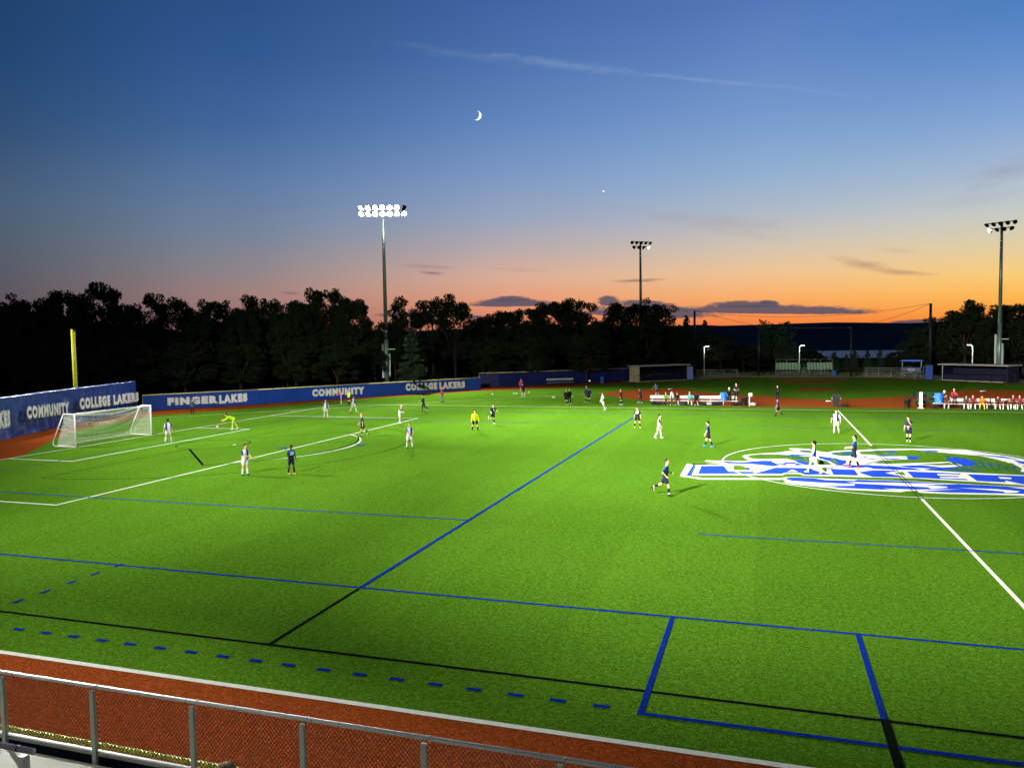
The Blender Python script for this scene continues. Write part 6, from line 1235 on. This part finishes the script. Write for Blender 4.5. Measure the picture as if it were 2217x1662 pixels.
TREES = [
 ('b', -60, 640, 50, 118, 'dark tree cut by the left edge of the photo'), ('b', 32, 657, 45, 116, 'leftmost whole dark tree above the tarpaulin'), ('b', 78, 641, 42, 120, 'rounded dark tree left of the foul pole top'), ('b', 152, 630, 46, 117, 'tall dark tree right above the foul pole'), ('o', 214, 612, 42, 121, 'highest left tree with a ragged tip'),
 ('b', 268, 655, 36, 116, 'lower dark tree above the end of the tarpaulin'), ('o', 318, 640, 42, 119, 'open crowned tree with sky gaps and bare limbs'), ('o', 376, 638, 40, 120, 'open crowned tree right of the one with bare limbs'), ('b', 428, 668, 32, 114, 'low rounded tree above the FINGER lettering'), ('b', 478, 650, 40, 120, 'dark tree above the LAKES lettering'),
 ('b', 524, 664, 32, 117, 'dark tree just right of the LAKES lettering'), ('b', 572, 640, 44, 122, 'dark tree with a light green top left of the big domed one'), ('b', 622, 668, 32, 116, 'low tree at the left foot of the big domed tree'), ('b', 662, 650, 42, 120, 'left shoulder of the big domed crown, dark tree'), ('b', 712, 625, 46, 123, 'big domed dark tree left of the lit mast'), ('b', 760, 642, 40, 121, 'right shoulder tree of the dome beside the lit mast'),
 ('b', 812, 690, 28, 122, 'low tree right behind the lit mast'), ('b', 856, 688, 26, 124, 'small low tree right of the lit mast'), ('o', 892, 640, 44, 130, 'broad tree with orange sky gaps right of the lit mast'), ('o', 938, 640, 40, 132, 'twin crowned tree above the COLLEGE lettering'), ('b', 986, 650, 40, 130, 'rounded tree above the far LAKERS lettering'), ('c', 892, 703, 38, 112, 'pyramidal conifer faintly lit right of the lit mast'),
 ('b', 1046, 682, 32, 136, 'low dark tree under the left cloud bank'), ('b', 1098, 672, 36, 138, 'dark tree under the right end of the left cloud'), ('b', 1140, 668, 34, 136, 'dark tree left of the centre skyline hump'), ('b', 1190, 650, 44, 140, 'tall black tree left of the centre skyline hump'), ('b', 1248, 645, 44, 142, 'tallest black tree of the centre skyline'), ('b', 1296, 694, 28, 138, 'low tree in the notch left of the upright trees'),
 ('u', 1338, 652, 30, 150, 'leftmost upright bushy tree behind the dark mast'), ('u', 1378, 650, 30, 152, 'upright tree directly behind the dark mast'), ('u', 1424, 655, 32, 150, 'upright tree right of the dark mast'), ('b', 1400, 700, 40, 146, 'dark tree low below the upright trees'), ('c', 1486, 679, 27, 158, 'pointed conifer left of the tall netting pole'), ('c', 1527, 690, 26, 160, 'twin tipped conifer right of the tall netting pole'),
 ('b', 1462, 712, 34, 150, 'black tree between upright trees and pointed conifer'), ('b', 1560, 722, 36, 156, 'dark bushy tree sloping down toward the hill'), ('b', 1610, 752, 30, 158, 'low dark tree left of the spiky pine'), ('s', 1677, 678, 44, 165, 'spiky pine standing before the hill'), ('b', 1748, 758, 28, 170, 'small dark tree right of the spiky pine'),
 ('p', 1806, 762, 12, 176, 'small conifer left of the right backstop pole, before the lake'), ('p', 1832, 766, 9, 178, 'tiny conifer just left of the backstop pole'), ('p', 1850, 758, 10, 176, 'small conifer just right of the backstop pole'), ('p', 1878, 757, 10, 180, 'middle small conifer before the lake'), ('p', 1905, 755, 10, 178, 'right small conifer before the lake'), ('b', 1935, 762, 14, 172, 'small round tree at the right end of the lake'),
 ('b', 1978, 735, 26, 160, 'dark tree at the left foot of the right woods'), ('b', 2006, 704, 30, 158, 'dark tree below the tall right netting pole'), ('o', 2040, 684, 28, 160, 'ragged tree right of the tall netting pole'), ('b', 2088, 668, 38, 158, 'dark tree left of the right dark mast'), ('o', 2140, 652, 40, 160, 'highest tree of the right woods behind the mast'), ('b', 2196, 656, 38, 158, 'black tree at the right edge of the photo'), ('b', 2262, 650, 42, 158, 'tree cut by the right edge of the photo'),
 ('b', 1270, 726, 40, 128, 'dark bushy tree behind the bright blue gate'), ('b', 1150, 730, 40, 126, 'dark bushy tree behind the navy fence'), ('b', 1060, 734, 38, 124, 'dark bushy tree at the left end of the navy fence'), ('b', 640, 740, 44, 112, 'leafy low tree faintly lit left of COMMUNITY'), ('b', 730, 744, 42, 112, 'leafy low tree faintly lit behind COMMUNITY'), ('b', 520, 744, 44, 110, 'leafy low tree behind the blue fence left part'), ('b', 400, 742, 44, 108, 'low tree behind the FINGER lettering'),
 ('b', 300, 738, 40, 108, 'low tree above the junction of tarpaulin and fence'), ('b', 90, 745, 44, 104, 'low tree behind the tarpaulin left of the foul pole'), ('b', 210, 745, 42, 106, 'low tree behind the tarpaulin right of the foul pole'), ('b', 2130, 742, 46, 160, 'dark low tree behind the right dugout'), ('b', 2050, 744, 40, 162, 'dark low tree behind the blue-roofed booth'), ('b', 1970, 772, 30, 158, 'low bush-like tree left of the right dugout'),
 ('b', 1640, 772, 34, 162, 'low tree behind the left backstop pole'), ('b', 1560, 770, 36, 160, 'low dark tree behind the left lamp post'), ('b', 1470, 762, 36, 150, 'low dark tree behind the tan-walled dugout'), ('b', 1350, 745, 40, 140, 'dark bushy tree left of the dark mast foot'), ('b', 1720, 780, 30, 168, 'low tree behind the green-seated stand'), ('b', 2215, 742, 46, 160, 'low tree at the right edge behind the dugout')]
for t_ in TREES: tree(*t_)
# woods behind, one mass
def woods(pts, name, label, seed):
    rnd = random.Random(seed); mb = MB()
    for i in range(len(pts) - 1):
        (xa, ta, da), (xb, tb, db) = pts[i], pts[i + 1]; n = max(2, int(abs(xb - xa) / 11))
        for k in range(n):
            t = (k + rnd.random()) / n; px = xa + (xb - xa) * t; ty = ta + (tb - ta) * t + rnd.uniform(-4, 12); dist = da + (db - da) * t + rnd.uniform(0, 9); p = at(px, 800, dist); gz = terrain_h(p.x, p.y); H = zat(p, px, ty)
            zz = gz + 0.5
            while zz < H - 1.2:
                r_ = rnd.uniform(1.6, 2.6); c = Vector((p.x + rnd.uniform(-1, 1), p.y + rnd.uniform(-1, 1), min(zz, H - r_ * 0.7)))
                o = len(mb.v); mb.ell(c, (r_ * 0.86, r_ * 0.86, r_ * 0.7), None, 7, 5)
                for q in range(26 if zz > H - 4 else 10):
                    d = Vector((rnd.gauss(0, 1), rnd.gauss(0, 1), rnd.gauss(0, 1))).normalized(); leafquad(mb, c + d * r_ * rnd.uniform(0.8, 1.15), 0.34, rnd)
                zz += r_ * 0.9
    o = mb.build(name, M_leaf); tag(o, label, 'woods', kind='stuff')
woods([(-160, 690, 134), (60, 684, 134), (250, 694, 134), (420, 700, 134), (600, 684, 136), (780, 696, 138), (860, 720, 142), (1000, 716, 144), (1150, 700, 150), (1300, 708, 156), (1440, 706, 164), (1520, 716, 168), (1600, 742, 172), (1680, 742, 176), (1770, 764, 180)], 'woodland', 'black mass of woods behind the outfield trees', 3)
woods([(1770, 772, 184), (1850, 776, 184), (1950, 776, 182)], 'woodland', 'low dark brush in front of the lake', 5)
woods([(1950, 762, 176), (1990, 726, 172), (2060, 700, 172), (2150, 690, 172), (2300, 690, 172)], 'woodland', 'black mass of woods at the right', 7)
# tufts of taller grass along the far edge of the path and behind the blue fence
M_tuft = leaf_mat('tall_grass', (0.06, 0.085, 0.02))
rnd = random.Random(9); mb = MB()
for i in range(2600):
    px = rnd.uniform(1480, 2000); p = at(px, 812, rnd.uniform(151, 158)); h = rnd.uniform(0.2, 0.55); a = rnd.uniform(0, 3.14); d = Vector((math.cos(a), math.sin(a), 0)) * 0.12; p.z = 0
    mb.add([p - d, p + d, p + Vector((rnd.uniform(-.1, .1), rnd.uniform(-.1, .1), h))], [(0, 1, 2)])
o = mb.build('tall_grass', M_tuft); tag(o, 'tall grass along the path behind the infield', 'grass', kind='stuff')
